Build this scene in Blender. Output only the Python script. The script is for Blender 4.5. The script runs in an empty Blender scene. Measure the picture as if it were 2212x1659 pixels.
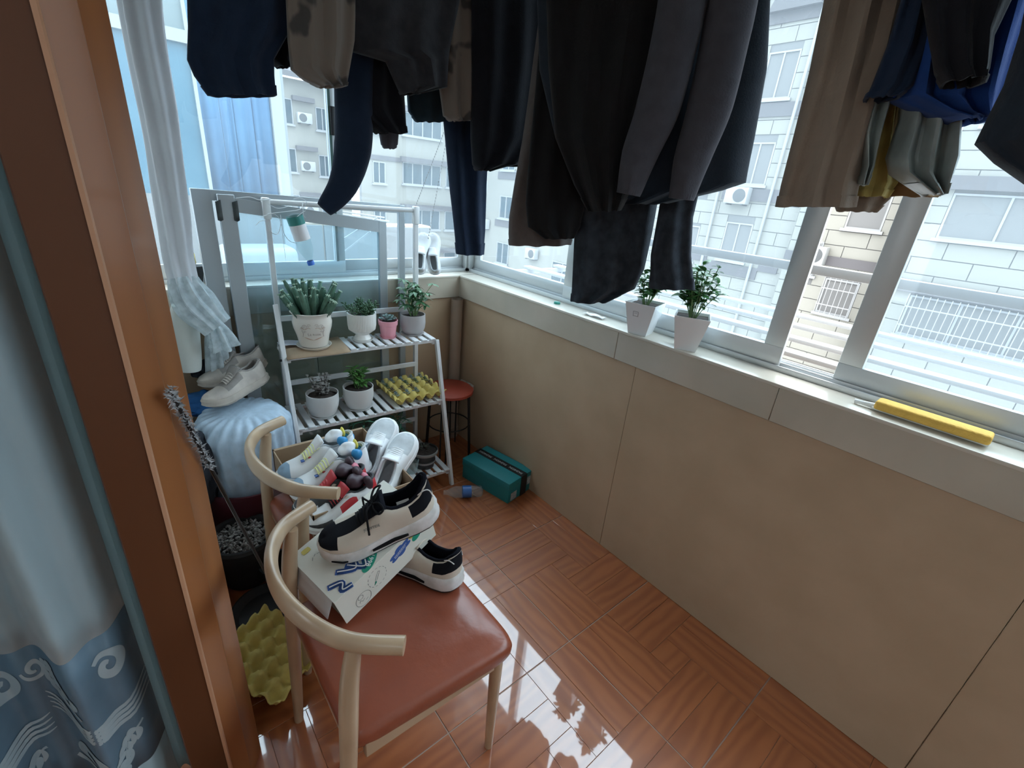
import bpy, bmesh, math, random
from mathutils import Vector, Matrix, Euler, noise
random.seed(7)
PI = math.pi
scene = bpy.context.scene
col = scene.collection

# ------------------------------------------------------------------ camera, world, lights, exposure
ROT = Matrix(((0.76997748, 0.18629173, -0.6102705), (-0.63218526, 0.35233789, -0.69007232), (0.08646665, 0.91714416, 0.38906313)))
CAM = Vector((-1.57873834, -2.34894002, 1.58))
FPX = 992.477
cd = bpy.data.cameras.new('camera'); cam = bpy.data.objects.new('camera', cd); col.objects.link(cam)
cam.matrix_world = Matrix.Translation(CAM) @ ROT.to_4x4()
cd.sensor_width = 36; cd.lens = FPX / 2212 * 36; cd.clip_start = 0.02; cd.clip_end = 300
scene.camera = cam
scene.view_settings.view_transform = 'Standard'; scene.view_settings.look = 'None'
scene.view_settings.gamma = 1; scene.view_settings.use_curve_mapping = False
scene.view_settings.exposure = 0.85
w = bpy.data.worlds.new('world'); scene.world = w; w.use_nodes = True
wn = w.node_tree.nodes; wl = w.node_tree.links
bg = wn['Background']; bg.inputs['Color'].default_value = (0.88, 0.95, 1.0, 1)
# overcast sky, brighter towards the zenith: strength = horizon * (1 + 2 sin elevation)
wtc = wn.new('ShaderNodeTexCoord'); wsp = wn.new('ShaderNodeSeparateXYZ'); wmx = wn.new('ShaderNodeMath'); wmx.operation = 'MAXIMUM'; wmx.inputs[1].default_value = 0.0
wma = wn.new('ShaderNodeMath'); wma.operation = 'MULTIPLY_ADD'; wma.inputs[1].default_value = 4.4; wma.inputs[2].default_value = 1.6
wl.new(wtc.outputs['Generated'], wsp.inputs[0]); wl.new(wsp.outputs['Z'], wmx.inputs[0]); wl.new(wmx.outputs[0], wma.inputs[0]); wl.new(wma.outputs[0], bg.inputs['Strength'])
scene.cycles.use_denoising = True
scene.cycles.max_bounces = 8; scene.cycles.diffuse_bounces = 4; scene.cycles.glossy_bounces = 4
scene.cycles.transmission_bounces = 6; scene.cycles.transparent_max_bounces = 16
scene.cycles.caustics_reflective = False; scene.cycles.caustics_refractive = False
scene.cycles.sample_clamp_indirect = 6
def area(name, loc, target, size, power, color):
    l = bpy.data.lights.new(name, 'AREA'); l.shape = 'RECTANGLE'; l.size = size[0]; l.size_y = size[1]
    l.energy = power; l.color = color
    o = bpy.data.objects.new(name, l); col.objects.link(o); o.location = loc
    o.rotation_euler = (Vector(target) - Vector(loc)).to_track_quat('-Z', 'Y').to_euler()
    return o
area('room_fill_light', (-2.9, -3.6, 2.5), (-1.9, -2.2, 0.6), (0.9, 0.9), 6, (0.80, 0.92, 1.0))  # added fill light in the unseen room, brightens interior and curtain

def at(u, v, ax, val):                       # the point of the plane <axis ax> = val seen at photo position (u, v)
    r = ROT @ Vector(((u - 1106) / FPX, -(v - 829.5) / FPX, -1))
    return CAM + r * ((val - CAM[ax]) / r[ax])
def atp(u, v, p0, ang):                      # same for a vertical plane through p0 running at angle ang
    r = ROT @ Vector(((u - 1106) / FPX, -(v - 829.5) / FPX, -1))
    n = Vector((-math.sin(ang), math.cos(ang), 0))
    return CAM + r * ((Vector(p0) - CAM).dot(n) / r.dot(n))

# ------------------------------------------------------------------ materials
MATS = {}
def _base(name):
    m = bpy.data.materials.new(name); m.use_nodes = True
    nt = m.node_tree; b = nt.nodes['Principled BSDF']
    return m, nt, b
def mat(name, c, rough=0.5, metal=0.0, var=0.0, scale=20.0, bump=0.0, bscale=None, spec=0.5, stretch=(1, 1, 1), sheen=0.0, coat=0.0, c2=None, trans=0.0, sub=0.0):
    if name in MATS: return MATS[name]
    m, nt, b = _base(name)
    b.inputs['Roughness'].default_value = rough; b.inputs['Metallic'].default_value = metal
    b.inputs['Specular IOR Level'].default_value = spec
    b.inputs['Coat Weight'].default_value = coat; b.inputs['Coat Roughness'].default_value = 0.08
    if sheen: b.inputs['Sheen Weight'].default_value = sheen
    tc = nt.nodes.new('ShaderNodeTexCoord'); mp = nt.nodes.new('ShaderNodeMapping'); mp.inputs['Scale'].default_value = stretch
    nt.links.new(tc.outputs['Object'], mp.inputs['Vector'])
    c = tuple(c)
    if c2 is None: c2 = tuple(max(0, x * (1 - var)) for x in c)
    if var > 0 or c2 != c:
        n = nt.nodes.new('ShaderNodeTexNoise'); n.inputs['Scale'].default_value = scale; n.inputs['Detail'].default_value = 6
        nt.links.new(mp.outputs['Vector'], n.inputs['Vector'])
        r = nt.nodes.new('ShaderNodeValToRGB'); r.color_ramp.elements[0].position = 0.35; r.color_ramp.elements[1].position = 0.65
        r.color_ramp.elements[0].color = (*c2, 1); r.color_ramp.elements[1].color = (*c, 1)
        nt.links.new(n.outputs['Fac'], r.inputs['Fac']); nt.links.new(r.outputs['Color'], b.inputs['Base Color'])
    else:
        b.inputs['Base Color'].default_value = (*c, 1)
    if bump:
        n2 = nt.nodes.new('ShaderNodeTexNoise'); n2.inputs['Scale'].default_value = bscale or scale * 3; n2.inputs['Detail'].default_value = 4
        nt.links.new(mp.outputs['Vector'], n2.inputs['Vector'])
        bp = nt.nodes.new('ShaderNodeBump'); bp.inputs['Strength'].default_value = bump; bp.inputs['Distance'].default_value = 0.004
        nt.links.new(n2.outputs['Fac'], bp.inputs['Height']); nt.links.new(bp.outputs['Normal'], b.inputs['Normal'])
    if trans: b.inputs['Transmission Weight'].default_value = trans
    if sub: b.inputs['Subsurface Weight'].default_value = sub
    MATS[name] = m; return m
def glass(name, tint, haze=0.05, hazecol=(0.8, 0.9, 1.0), gl=0.06):
    if name in MATS: return MATS[name]
    m, nt, b = _base(name); nt.nodes.remove(b)
    out = nt.nodes['Material Output']
    t = nt.nodes.new('ShaderNodeBsdfTransparent'); t.inputs['Color'].default_value = (*tint, 1)
    g = nt.nodes.new('ShaderNodeBsdfGlossy'); g.inputs['Roughness'].default_value = 0.02; g.inputs['Color'].default_value = (1, 1, 1, 1)
    d = nt.nodes.new('ShaderNodeBsdfTranslucent'); d.inputs['Color'].default_value = (*hazecol, 1)
    lf = nt.nodes.new('ShaderNodeLayerWeight'); lf.inputs['Blend'].default_value = 0.5      # Schlick reflectance, alike on both faces
    lp = nt.nodes.new('ShaderNodeMath'); lp.operation = 'POWER'; lp.inputs[1].default_value = 5.0; nt.links.new(lf.outputs['Facing'], lp.inputs[0])
    lw = nt.nodes.new('ShaderNodeMath'); lw.operation = 'MULTIPLY_ADD'; lw.inputs[1].default_value = 0.9; lw.inputs[2].default_value = 0.03; nt.links.new(lp.outputs[0], lw.inputs[0])
    m1 = nt.nodes.new('ShaderNodeMixShader'); m2 = nt.nodes.new('ShaderNodeMixShader')
    m1.inputs[0].default_value = haze
    nt.links.new(t.outputs[0], m1.inputs[1]); nt.links.new(d.outputs[0], m1.inputs[2])
    nt.links.new(lw.outputs[0], m2.inputs[0]); nt.links.new(m1.outputs[0], m2.inputs[1]); nt.links.new(g.outputs[0], m2.inputs[2])
    nt.links.new(m2.outputs[0], out.inputs['Surface'])
    MATS[name] = m; return m
def film(name, c, alpha, rough=0.25, var=0.4, scale=14):     # thin plastic film: half see-through, uneven
    if name in MATS: return MATS[name]
    m, nt, b = _base(name); out = nt.nodes['Material Output']
    b.inputs['Base Color'].default_value = (*c, 1); b.inputs['Roughness'].default_value = rough
    t = nt.nodes.new('ShaderNodeBsdfTransparent'); t.inputs['Color'].default_value = (0.9, 0.95, 0.95, 1)
    n = nt.nodes.new('ShaderNodeTexNoise'); n.inputs['Scale'].default_value = scale; n.inputs['Detail'].default_value = 5
    tc = nt.nodes.new('ShaderNodeTexCoord'); nt.links.new(tc.outputs['Object'], n.inputs['Vector'])
    mr = nt.nodes.new('ShaderNodeMapRange'); mr.inputs['From Min'].default_value = 0.35; mr.inputs['From Max'].default_value = 0.65
    mr.inputs['To Min'].default_value = max(0, alpha - var / 2); mr.inputs['To Max'].default_value = min(1, alpha + var / 2)
    nt.links.new(n.outputs['Fac'], mr.inputs['Value'])
    mx = nt.nodes.new('ShaderNodeMixShader'); nt.links.new(mr.outputs[0], mx.inputs[0])
    nt.links.new(t.outputs[0], mx.inputs[1]); nt.links.new(b.outputs[0], mx.inputs[2]); nt.links.new(mx.outputs[0], out.inputs['Surface'])
    bp = nt.nodes.new('ShaderNodeBump'); bp.inputs['Strength'].default_value = 0.5; bp.inputs['Distance'].default_value = 0.01
    nt.links.new(n.outputs['Fac'], bp.inputs['Height']); nt.links.new(bp.outputs['Normal'], b.inputs['Normal'])
    MATS[name] = m; return m
def sheer(name, c, trl=0.5):                                 # thin cloth that lets light through
    m, nt, b = _base(name); out = nt.nodes['Material Output']; b.inputs['Base Color'].default_value = (*c, 1); b.inputs['Roughness'].default_value = 0.8
    t = nt.nodes.new('ShaderNodeBsdfTranslucent'); t.inputs['Color'].default_value = (*c, 1); mx = nt.nodes.new('ShaderNodeMixShader'); mx.inputs[0].default_value = trl
    nt.links.new(b.outputs[0], mx.inputs[1]); nt.links.new(t.outputs[0], mx.inputs[2]); nt.links.new(mx.outputs[0], out.inputs['Surface'])
    MATS[name] = m; return m
def wood(name, c1, c2, scale=(1, 1, 1), rough=0.4, coat=0.0, wav=6, dist=6, rnd=False, crough=0.08, bump=0.15, cior=1.5):
    if name in MATS: return MATS[name]
    m, nt, b = _base(name)
    b.inputs['Roughness'].default_value = rough; b.inputs['Coat Weight'].default_value = coat; b.inputs['Coat Roughness'].default_value = crough; b.inputs['Coat IOR'].default_value = cior
    tc = nt.nodes.new('ShaderNodeTexCoord'); mp = nt.nodes.new('ShaderNodeMapping'); mp.inputs['Scale'].default_value = scale
    nt.links.new(tc.outputs['Object'], mp.inputs['Vector'])
    src = mp.outputs['Vector']
    if rnd:
        oi = nt.nodes.new('ShaderNodeObjectInfo'); vm = nt.nodes.new('ShaderNodeVectorMath'); vm.operation = 'MULTIPLY_ADD'
        vm.inputs[1].default_value = (9, 5, 7); nt.links.new(oi.outputs['Random'], vm.inputs[0]); nt.links.new(src, vm.inputs[2]); src = vm.outputs[0]
    wv = nt.nodes.new('ShaderNodeTexWave'); wv.wave_type = 'BANDS'; wv.bands_direction = 'Y'; wv.inputs['Scale'].default_value = wav
    wv.inputs['Distortion'].default_value = dist; wv.inputs['Detail'].default_value = 3; wv.inputs['Detail Scale'].default_value = 1.2
    n = nt.nodes.new('ShaderNodeTexNoise'); n.inputs['Scale'].default_value = 9; n.inputs['Detail'].default_value = 7
    nt.links.new(src, wv.inputs['Vector']); nt.links.new(src, n.inputs['Vector'])
    mx = nt.nodes.new('ShaderNodeMath'); mx.operation = 'MULTIPLY_ADD'; mx.inputs[1].default_value = 0.55
    ms = nt.nodes.new('ShaderNodeMath'); ms.operation = 'MULTIPLY'; ms.inputs[1].default_value = 0.45
    nt.links.new(n.outputs['Fac'], ms.inputs[0]); nt.links.new(wv.outputs['Fac'], mx.inputs[0]); nt.links.new(ms.outputs[0], mx.inputs[2])
    r = nt.nodes.new('ShaderNodeValToRGB'); r.color_ramp.elements[0].position = 0.15; r.color_ramp.elements[1].position = 0.8
    r.color_ramp.elements[0].color = (*c2, 1); r.color_ramp.elements[1].color = (*c1, 1)
    nt.links.new(mx.outputs[0], r.inputs['Fac']); nt.links.new(r.outputs['Color'], b.inputs['Base Color'])
    bp = nt.nodes.new('ShaderNodeBump'); bp.inputs['Strength'].default_value = bump; bp.inputs['Distance'].default_value = 0.001
    nt.links.new(mx.outputs[0], bp.inputs['Height']); nt.links.new(bp.outputs['Normal'], b.inputs['Normal'])
    MATS[name] = m; return m
def blotch(name, c1, c2, scale=9, thr=0.56, rough=0.9):       # printed cloth: blots of c2 on c1
    if name in MATS: return MATS[name]
    m, nt, b = _base(name); b.inputs['Roughness'].default_value = rough; b.inputs['Sheen Weight'].default_value = 0.2
    tc = nt.nodes.new('ShaderNodeTexCoord'); n = nt.nodes.new('ShaderNodeTexNoise'); n.inputs['Scale'].default_value = scale; n.inputs['Detail'].default_value = 2
    nt.links.new(tc.outputs['Object'], n.inputs['Vector'])
    r = nt.nodes.new('ShaderNodeValToRGB'); r.color_ramp.elements[0].position = thr; r.color_ramp.elements[1].position = thr + 0.05
    r.color_ramp.elements[0].color = (*c1, 1); r.color_ramp.elements[1].color = (*c2, 1)
    nt.links.new(n.outputs['Fac'], r.inputs['Fac']); nt.links.new(r.outputs['Color'], b.inputs['Base Color'])
    MATS[name] = m; return m

# ------------------------------------------------------------------ mesh helpers
def finish(name, bm, m=None, parent=None, smooth=True, angle=40):
    me = bpy.data.meshes.new(name); bmesh.ops.recalc_face_normals(bm, faces=bm.faces[:]); bm.to_mesh(me); bm.free()
    if m is not None:
        for x in (m if isinstance(m, (list, tuple)) else [m]): me.materials.append(x)
    if smooth:
        for p in me.polygons: p.use_smooth = True
        try: me.set_sharp_from_angle(angle=math.radians(angle))
        except Exception: pass
    return link(name, me, parent)
def link(name, me, parent=None):
    o = bpy.data.objects.new(name, me); col.objects.link(o)
    if parent is not None: o.parent = parent
    return o
def tag(o, label=None, cat=None, group=None, kind=None):
    if label: o['label'] = label
    if cat: o['category'] = cat
    if group: o['group'] = group
    if kind: o['kind'] = kind
    return o
def thing(name, label, cat, loc=(0, 0, 0), rot=(0, 0, 0), group=None):
    o = bpy.data.objects.new(name, None); o.empty_display_size = 0.05; col.objects.link(o)
    o.location = loc
    if isinstance(rot, Matrix): o.rotation_mode = 'QUATERNION'; o.rotation_quaternion = rot.to_quaternion()
    else: o.rotation_euler = rot
    return tag(o, label, cat, group)
def box(bm, x0, x1, y0, y1, z0, z1, bev=0.0, M=None, mi=0, seg=2):
    r = bmesh.ops.create_cube(bm, size=1)
    vs = r['verts']
    for v in vs: v.co = Vector(((x0 + x1) / 2 + v.co.x * (x1 - x0), (y0 + y1) / 2 + v.co.y * (y1 - y0), (z0 + z1) / 2 + v.co.z * (z1 - z0)))
    fs = set(f for v in vs for f in v.link_faces)
    for f in fs: f.material_index = mi
    if bev > 0:
        es = list(set(e for v in vs for e in v.link_edges))
        rr = bmesh.ops.bevel(bm, geom=es, offset=bev, segments=seg, affect='EDGES', profile=0.5)
        vs = list(set(v for f in rr['faces'] for v in f.verts) | set(v for v in vs if v.is_valid))
        for f in rr['faces']: f.material_index = mi
    if M is not None:
        for v in vs: v.co = M @ v.co
    return vs
def bx(name, x0, x1, y0, y1, z0, z1, m, parent=None, bev=0.0, M=None, smooth=False, seg=2):
    bm = bmesh.new(); box(bm, x0, x1, y0, y1, z0, z1, bev, M, 0, seg); return finish(name, bm, m, parent, smooth or bev > 0)
def frames(pts):
    pts = [Vector(p) for p in pts]; out = []; up = None
    for i, p in enumerate(pts):
        t = (pts[min(i + 1, len(pts) - 1)] - pts[max(i - 1, 0)]).normalized()
        if up is None:
            up = Vector((0, 0, 1)) if abs(t.z) < 0.9 else Vector((1, 0, 0))
        s = t.cross(up).normalized(); up = s.cross(t).normalized()
        out.append((p, s, up))
    return out
def tube(bm, pts, r, seg=10, cap=True, mi=0, flat=None):
    fr = frames(pts); n = len(fr); rings = []
    for i, (p, s, u) in enumerate(fr):
        rr = r(i / (n - 1)) if callable(r) else (r[i] if isinstance(r, (list, tuple)) else r)
        ra, rb = (rr if isinstance(rr, tuple) else (rr, rr))
        if flat: rb = ra * flat
        rings.append([bm.verts.new(p + s * math.cos(2 * PI * k / seg) * ra + u * math.sin(2 * PI * k / seg) * rb) for k in range(seg)])
    for a, b in zip(rings, rings[1:]):
        for k in range(seg):
            f = bm.faces.new((a[k], a[(k + 1) % seg], b[(k + 1) % seg], b[k])); f.material_index = mi
    if cap:
        for ring in (rings[0], rings[-1]):
            f = bm.faces.new(ring); f.material_index = mi
    return rings
def smoothpath(pts, n=6):
    pts = [Vector(p) for p in pts]; out = []
    for i in range(len(pts) - 1):
        p0 = pts[max(i - 1, 0)]; p1 = pts[i]; p2 = pts[i + 1]; p3 = pts[min(i + 2, len(pts) - 1)]
        for k in range(n):
            t = k / n
            out.append(0.5 * ((2 * p1) + (p2 - p0) * t + (2 * p0 - 5 * p1 + 4 * p2 - p3) * t * t + (3 * p1 - p0 - 3 * p2 + p3) * t ** 3))
    out.append(pts[-1]); return out
def lathe(bm, prof, seg=40, M=None, mi=0, rib=None, cx=0, cy=0):
    rings = []; new = []
    for j, (r, z) in enumerate(prof):
        if r < 1e-5:
            v = bm.verts.new((cx, cy, z)); rings.append([v]); new.append(v)
        else:
            ring = []
            for k in range(seg):
                a = 2 * PI * k / seg; q = r + (rib(a, j) if rib else 0)
                v = bm.verts.new((cx + q * math.cos(a), cy + q * math.sin(a), z)); ring.append(v); new.append(v)
            rings.append(ring)
    for a, b in zip(rings, rings[1:]):
        for k in range(seg):
            k2 = (k + 1) % seg
            if len(a) == 1 and len(b) == 1: continue
            if len(a) == 1: f = bm.faces.new((a[0], b[k], b[k2]))
            elif len(b) == 1: f = bm.faces.new((a[k], a[k2], b[0]))
            else: f = bm.faces.new((a[k], a[k2], b[k2], b[k]))
            f.material_index = mi
    if M is not None:
        for v in new: v.co = M @ v.co
    return rings
def grid(bm, nu, nv, fn, mi=0, closeu=False):
    vs = [[bm.verts.new(fn(i / (nu if closeu else nu - 1), j / (nv - 1))) for i in range(nu)] for j in range(nv)]
    for j in range(nv - 1):
        for i in range(nu if closeu else nu - 1):
            i2 = (i + 1) % nu
            f = bm.faces.new((vs[j][i], vs[j][i2], vs[j + 1][i2], vs[j + 1][i])); f.material_index = mi
    return vs
def lerp(tab, x):
    if x <= tab[0][0]: return tab[0][1]
    for (a, fa), (b, fb) in zip(tab, tab[1:]):
        if x <= b: return fa + (fb - fa) * (x - a) / (b - a)
    return tab[-1][1]
def textobj(name, s, size, m, parent, M, ext=0.0004):
    cu = bpy.data.curves.new(name, 'FONT'); cu.body = s; cu.size = size; cu.extrude = ext; cu.align_x = 'CENTER'; cu.align_y = 'CENTER'; cu.resolution_u = 2
    t = bpy.data.objects.new(name, cu); col.objects.link(t)
    dg = bpy.context.evaluated_depsgraph_get(); me = bpy.data.meshes.new_from_object(t.evaluated_get(dg))
    bpy.data.objects.remove(t); me.transform(M); me.materials.clear(); me.materials.append(m)
    return link(name, me, parent)
def copytree(o, loc=None, rot=None, label=None, group=None, parent=None):
    c = o.copy(); col.objects.link(c); c.parent = parent
    if loc is not None: c.location = loc
    if rot is not None: c.rotation_euler = rot
    if label: c['label'] = label
    if group: c['group'] = group
    for ch in list(o.children): copytree(ch, parent=c)
    return c
# ------------------------------------------------------------------ the room
SILL = 1.077
M_wall = mat('tan_wall_tile', (0.47, 0.350, 0.238), 0.42, var=0.12, scale=5, bump=0.08, bscale=120, c2=(0.43, 0.318, 0.212))
M_cream = mat('cream_marble_tile', (0.52, 0.47, 0.385), 0.16, var=0.12, scale=3.5)
M_sill = mat('pale_sill_tile', (0.62, 0.58, 0.50), 0.22, var=0.06, scale=4)
M_grout = mat('grout', (0.42, 0.30, 0.21), 0.9)
M_paint = mat('plaster_paint', (0.78, 0.76, 0.72), 0.85, var=0.05, scale=3)
M_alu = mat('aluminium_frame', (0.62, 0.65, 0.66), 0.38, metal=0.55, var=0.05, scale=3)
M_alu2 = mat('grey_aluminium', (0.42, 0.47, 0.50), 0.42, metal=0.5, var=0.06, scale=3)
M_dark = mat('dark_metal', (0.03, 0.03, 0.032), 0.4, metal=0.6)
M_glass = glass('blue_tinted_glass', (0.84, 0.915, 0.955), haze=0.05)
M_plank = wood('parquet_print_tile', (0.40, 0.125, 0.042), (0.29, 0.082, 0.028), scale=(0.25, 1, 1), rough=0.35, coat=1.0, wav=7, dist=10, cior=1.8, rnd=True, crough=0.03, bump=0.05)
M_jgrout = mat('floor_joint', (0.10, 0.030, 0.014), 0.6)
M_fgrout = mat('floor_grout', (0.42, 0.30, 0.24), 0.7)

# floor: ceramic tiles printed and grooved like parquet, each plank a piece of its own
TS = 0.5465; FX0 = -1.057; FY0 = -1.615
bm = bmesh.new(); box(bm, -3.9, 0.02, -4.4, 0.02, -0.06, -0.0025); floor = finish('floor', bm, M_fgrout, None, False); tag(floor, kind='structure')
def plankmesh(L, W):
    bm = bmesh.new(); box(bm, -L / 2 + 0.0006, L / 2 - 0.0006, -W / 2 + 0.0006, W / 2 - 0.0006, -0.008, 0, 0.0006, seg=1); me = bpy.data.meshes.new('plank'); bm.to_mesh(me); bm.free(); me.materials.append(M_plank); return me
U = (TS - 0.003) / 5
pm3 = plankmesh(3 * U, U); pm1 = plankmesh(U, U)
def plank(me, x, y, r):
    o = link('plank', me, floor); o.location = (x, y, 0); o.rotation_euler = (0, 0, r); return o
for i in range(-3, 2):
    for j in range(-4, 3):
        ox = FX0 + i * TS + 0.0015; oy = FY0 + j * TS + 0.0015
        if ox < -2.8 or oy > 0 or ox > -0.01: continue
        flip = (i + j) % 2
        def P(a, b, l, vert):
            if flip: a = 5 - a
            x = ox + a * U; y = oy + b * U
            if x > 0 or y > 0 or x < -2.4: return
            plank(l, x, y, PI / 2 if vert else 0)
        # pinwheel of four groups of two planks round a centre square
        for k in (0.5, 1.5): P(1.5, k, pm3, False); P(3.5, 5 - k, pm3, False)
        for k in (0.5, 1.5): P(5 - k, 1.5, pm3, True); P(k, 3.5, pm3, True)
        P(2.5, 2.5, pm1, False)

# right wall under the window
def piece(name, x0, x1, y0, y1, z0, z1, m, parent, bev=0.0015):
    return bx(name, x0, x1, y0, y1, z0, z1, m, parent, bev, seg=1)
wr = bx('wall_right', 0.012, 0.21, -4.4, 0.19, -0.05, SILL - 0.012, M_grout); tag(wr, kind='structure')
for a, b in ((-4.0, -3.78), (-3.78, -2.555), (-2.555, -1.33), (-1.33, 0.012)):
    piece('tile', 0.0, 0.014, a + 0.0006, b - 0.0006, 0.001, 0.944, M_wall, wr)
for a, b in ((-4.0, -3.8), (-3.8, -2.9), (-2.9, -1.875), (-1.875, -1.22), (-1.22, 0.0)):
    piece('tile', -0.010, 0.012, a + 0.0006, b - 0.0006, 0.946, SILL - 0.008, M_cream, wr, 0.002)
sr = bx('trim_1', -0.012, 0.21, -4.0, 0.0, SILL - 0.012, SILL, M_sill, None, 0.002); tag(sr, 'pale tile window sill along the right wall', kind='structure')
# far wall
wf = bx('wall_far', -1.73, 0.19, 0.012, 0.21, -0.05, SILL - 0.012, M_grout); tag(wf, kind='structure')
for a, b in ((-1.67, -0.87), (-0.87, 0.012)):
    piece('tile', a + 0.001, b - 0.001, 0.0, 0.014, 0.001, 0.944, M_wall, wf)
for a, b in ((-1.67, -1.22), (-1.22, 0.0)):
    piece('tile', a + 0.001, b - 0.001, -0.010, 0.012, 0.946, SILL - 0.008, M_cream, wf, 0.002)
sf = bx('trim_2', -1.73, 0.21, -0.012, 0.21, SILL - 0.012, SILL, M_sill, None, 0.002); tag(sf, 'pale tile window sill along the far wall', kind='structure')
# pipe chase in the corner
bm = bmesh.new(); lathe(bm, [(0.036, 0), (0.036, 0.944)], 24, cx=-0.045, cy=-0.045)
lathe(bm, [(0.036, 0.02), (0.043, 0.025), (0.043, 0.075), (0.036, 0.08)], 24, cx=-0.045, cy=-0.045)
pc = finish('drain_pipe', bm, mat('painted_pipe', (0.36, 0.28, 0.22), 0.5, var=0.1, scale=8)); tag(pc, 'beige painted drain pipe in the far corner beside the stool', 'pipe')
# left wall, the doorway end, room shell behind
wlft = bx('wall_left', -1.67, -1.53, -1.31, 0.012, -0.05, 2.62, M_paint); tag(wlft, kind='structure')
wl2 = bx('wall_left_near', -1.67, -1.53, -4.4, -3.55, -0.05, 2.62, M_paint); tag(wl2, kind='structure')
hd = bx('wall_left_header', -1.67, -1.53, -3.55, -1.31, 2.25, 2.62, M_paint); tag(hd, kind='structure')
cei = bx('ceiling', -4.1, 0.21, -4.6, 0.21, 2.62, 2.72, M_paint); tag(cei, kind='structure')
wb = bx('wall_near', -4.1, 0.21, -4.6, -4.4, -0.05, 2.62, M_paint); tag(wb, kind='structure')
wrm = bx('wall_room_left', -4.1, -3.9, -4.4, -1.45, -0.05, 2.62, M_paint); tag(wrm, kind='structure')
wrn = bx('wall_room_left_low', -4.1, -3.9, -1.45, -0.2, -0.05, 0.9, M_paint); tag(wrn, kind='structure')  # unseen window opening above this, added to light the curtains from behind
wrn = bx('wall_room_left_top', -4.1, -3.9, -1.45, -0.2, 2.2, 2.62, M_paint); tag(wrn, kind='structure')
wrf = bx('wall_room_far', -3.9, -1.67, -0.4, -0.2, -0.05, 2.62, M_paint); tag(wrf, kind='structure')
# lintels above the windows
li = bx('trim_3', 0.0, 0.21, -4.4, 0.21, 2.44, 2.62, M_paint); tag(li, 'window lintel of the right wall', kind='structure')
li = bx('trim_4', -1.53, 0.0, 0.0, 0.21, 2.44, 2.62, M_paint); tag(li, 'window lintel of the far wall', kind='structure')

# door jamb of the opening (camera stands in it): brown wooden casing
M_door = wood('shaded_door_wood', (0.125, 0.043, 0.015), (0.095, 0.032, 0.011), scale=(1, 1, 0.08), rough=0.42, coat=0.15, wav=5, dist=3)  # same wood as the reveal, shade of the front face put into its colour
prof = [(-1.669, -1.30), (-1.6705, -1.422), (-1.6685, -1.424), (-1.599, -1.424), (-1.597, -1.421), (-1.596, -1.415), (-1.5570, -1.385), (-1.556, -1.380), (-1.5225, -1.322), (-1.5215, -1.31), (-1.5215, -1.24), (-1.529, -1.24), (-1.529, -1.30)]
jamb = thing('door_1', None, None); tag(jamb, kind='structure'); del_keys = [k for k in jamb.keys() if k in ('label', 'category')]
def prism(name, pr, z0, z1, m, parent):
    bm = bmesh.new(); a = [bm.verts.new((x, y, z0)) for x, y in pr]; b = [bm.verts.new((x, y, z1)) for x, y in pr]
    n = len(pr)
    for k in range(n): bm.faces.new((a[k], a[(k + 1) % n], b[(k + 1) % n], b[k]))
    bm.faces.new(a); bm.faces.new(b[::-1]); return finish(name, bm, m, parent, False)
M_door_lit = wood('lit_door_wood', (0.33, 0.125, 0.040), (0.27, 0.098, 0.031), scale=(1, 1, 0.08), rough=0.40, coat=0.15, wav=5, dist=3)  # same wood again, window light on the reveal put into its orange colour
prism('jamb_casing', prof[:5] + [(-1.597, -1.30)], 0, 2.25, M_door, jamb)
prism('jamb_reveal', [(-1.5972, -1.30), (-1.5972, -1.4195)] + prof[5:], 0, 2.25, M_door_lit, jamb)
bx('header_casing', -1.675, -1.525, -3.5, -1.42, 2.17, 2.25, M_door, jamb, 0.004)
bx('threshold', -1.66, -1.54, -3.5, -1.42, 0.0, 0.006, M_door, jamb, 0.002)
prism('arris_highlight', [(-1.603, -1.4265), (-1.597, -1.4265), (-1.5945, -1.421), (-1.5945, -1.416), (-1.600, -1.4215)], 0.0, 2.17, mat('door_edge_highlight', (0.55, 0.30, 0.18), 0.4), jamb)  # pale strip along the arris, edge highlight put into the colour
# chipped filler at the casing's far edge
bm = bmesh.new()
for k in range(46):
    z = 2.1 - k * 0.026; 
    if random.random() < 0.25: continue
    box(bm, -1.5235, -1.5185, -1.245, -1.238, z, z + 0.012 + random.random() * 0.01, 0)
cf = finish('filler_crumb', bm, mat('filler_plaster', (0.75, 0.75, 0.70), 0.9, var=0.3, scale=60), jamb, False); tag(cf, kind='stuff')

# ---- windows
def sash(parent, axis, a0, a1, d0, d1, z0, z1, st=0.06, rb=0.07, m=None, gm=None):
    m = m or M_alu; gm = gm or M_glass
    f = None
    def b(name, p0, p1, q0, q1, mm, par, bev=0.003):
        if axis == 'y': return bx(name, d0, d1, p0, p1, q0, q1, mm, par, bev)
        return bx(name, p0, p1, d0, d1, q0, q1, mm, par, bev)
    f = b('bottom_rail', a0, a1, z0, z0 + rb, m, parent)
    b('top_rail', a0, a1, z1 - rb, z1, m, parent)
    b('stile', a0, a0 + st, z0 + rb - 0.001, z1 - rb + 0.001, m, parent); b('stile', a1 - st, a1, z0 + rb - 0.001, z1 - rb + 0.001, m, parent)
    mid = (d0 + d1) / 2
    if axis == 'y': bx('pane', mid - 0.002, mid + 0.002, a0 + st - 0.004, a1 - st + 0.004, z0 + rb - 0.004, z1 - rb + 0.004, gm, parent)
    else: bx('pane', a0 + st - 0.004, a1 - st + 0.004, mid - 0.002, mid + 0.002, z0 + rb - 0.004, z1 - rb + 0.004, gm, parent)
win1 = thing('window_1', None, None); tag(win1, kind='structure')
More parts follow.
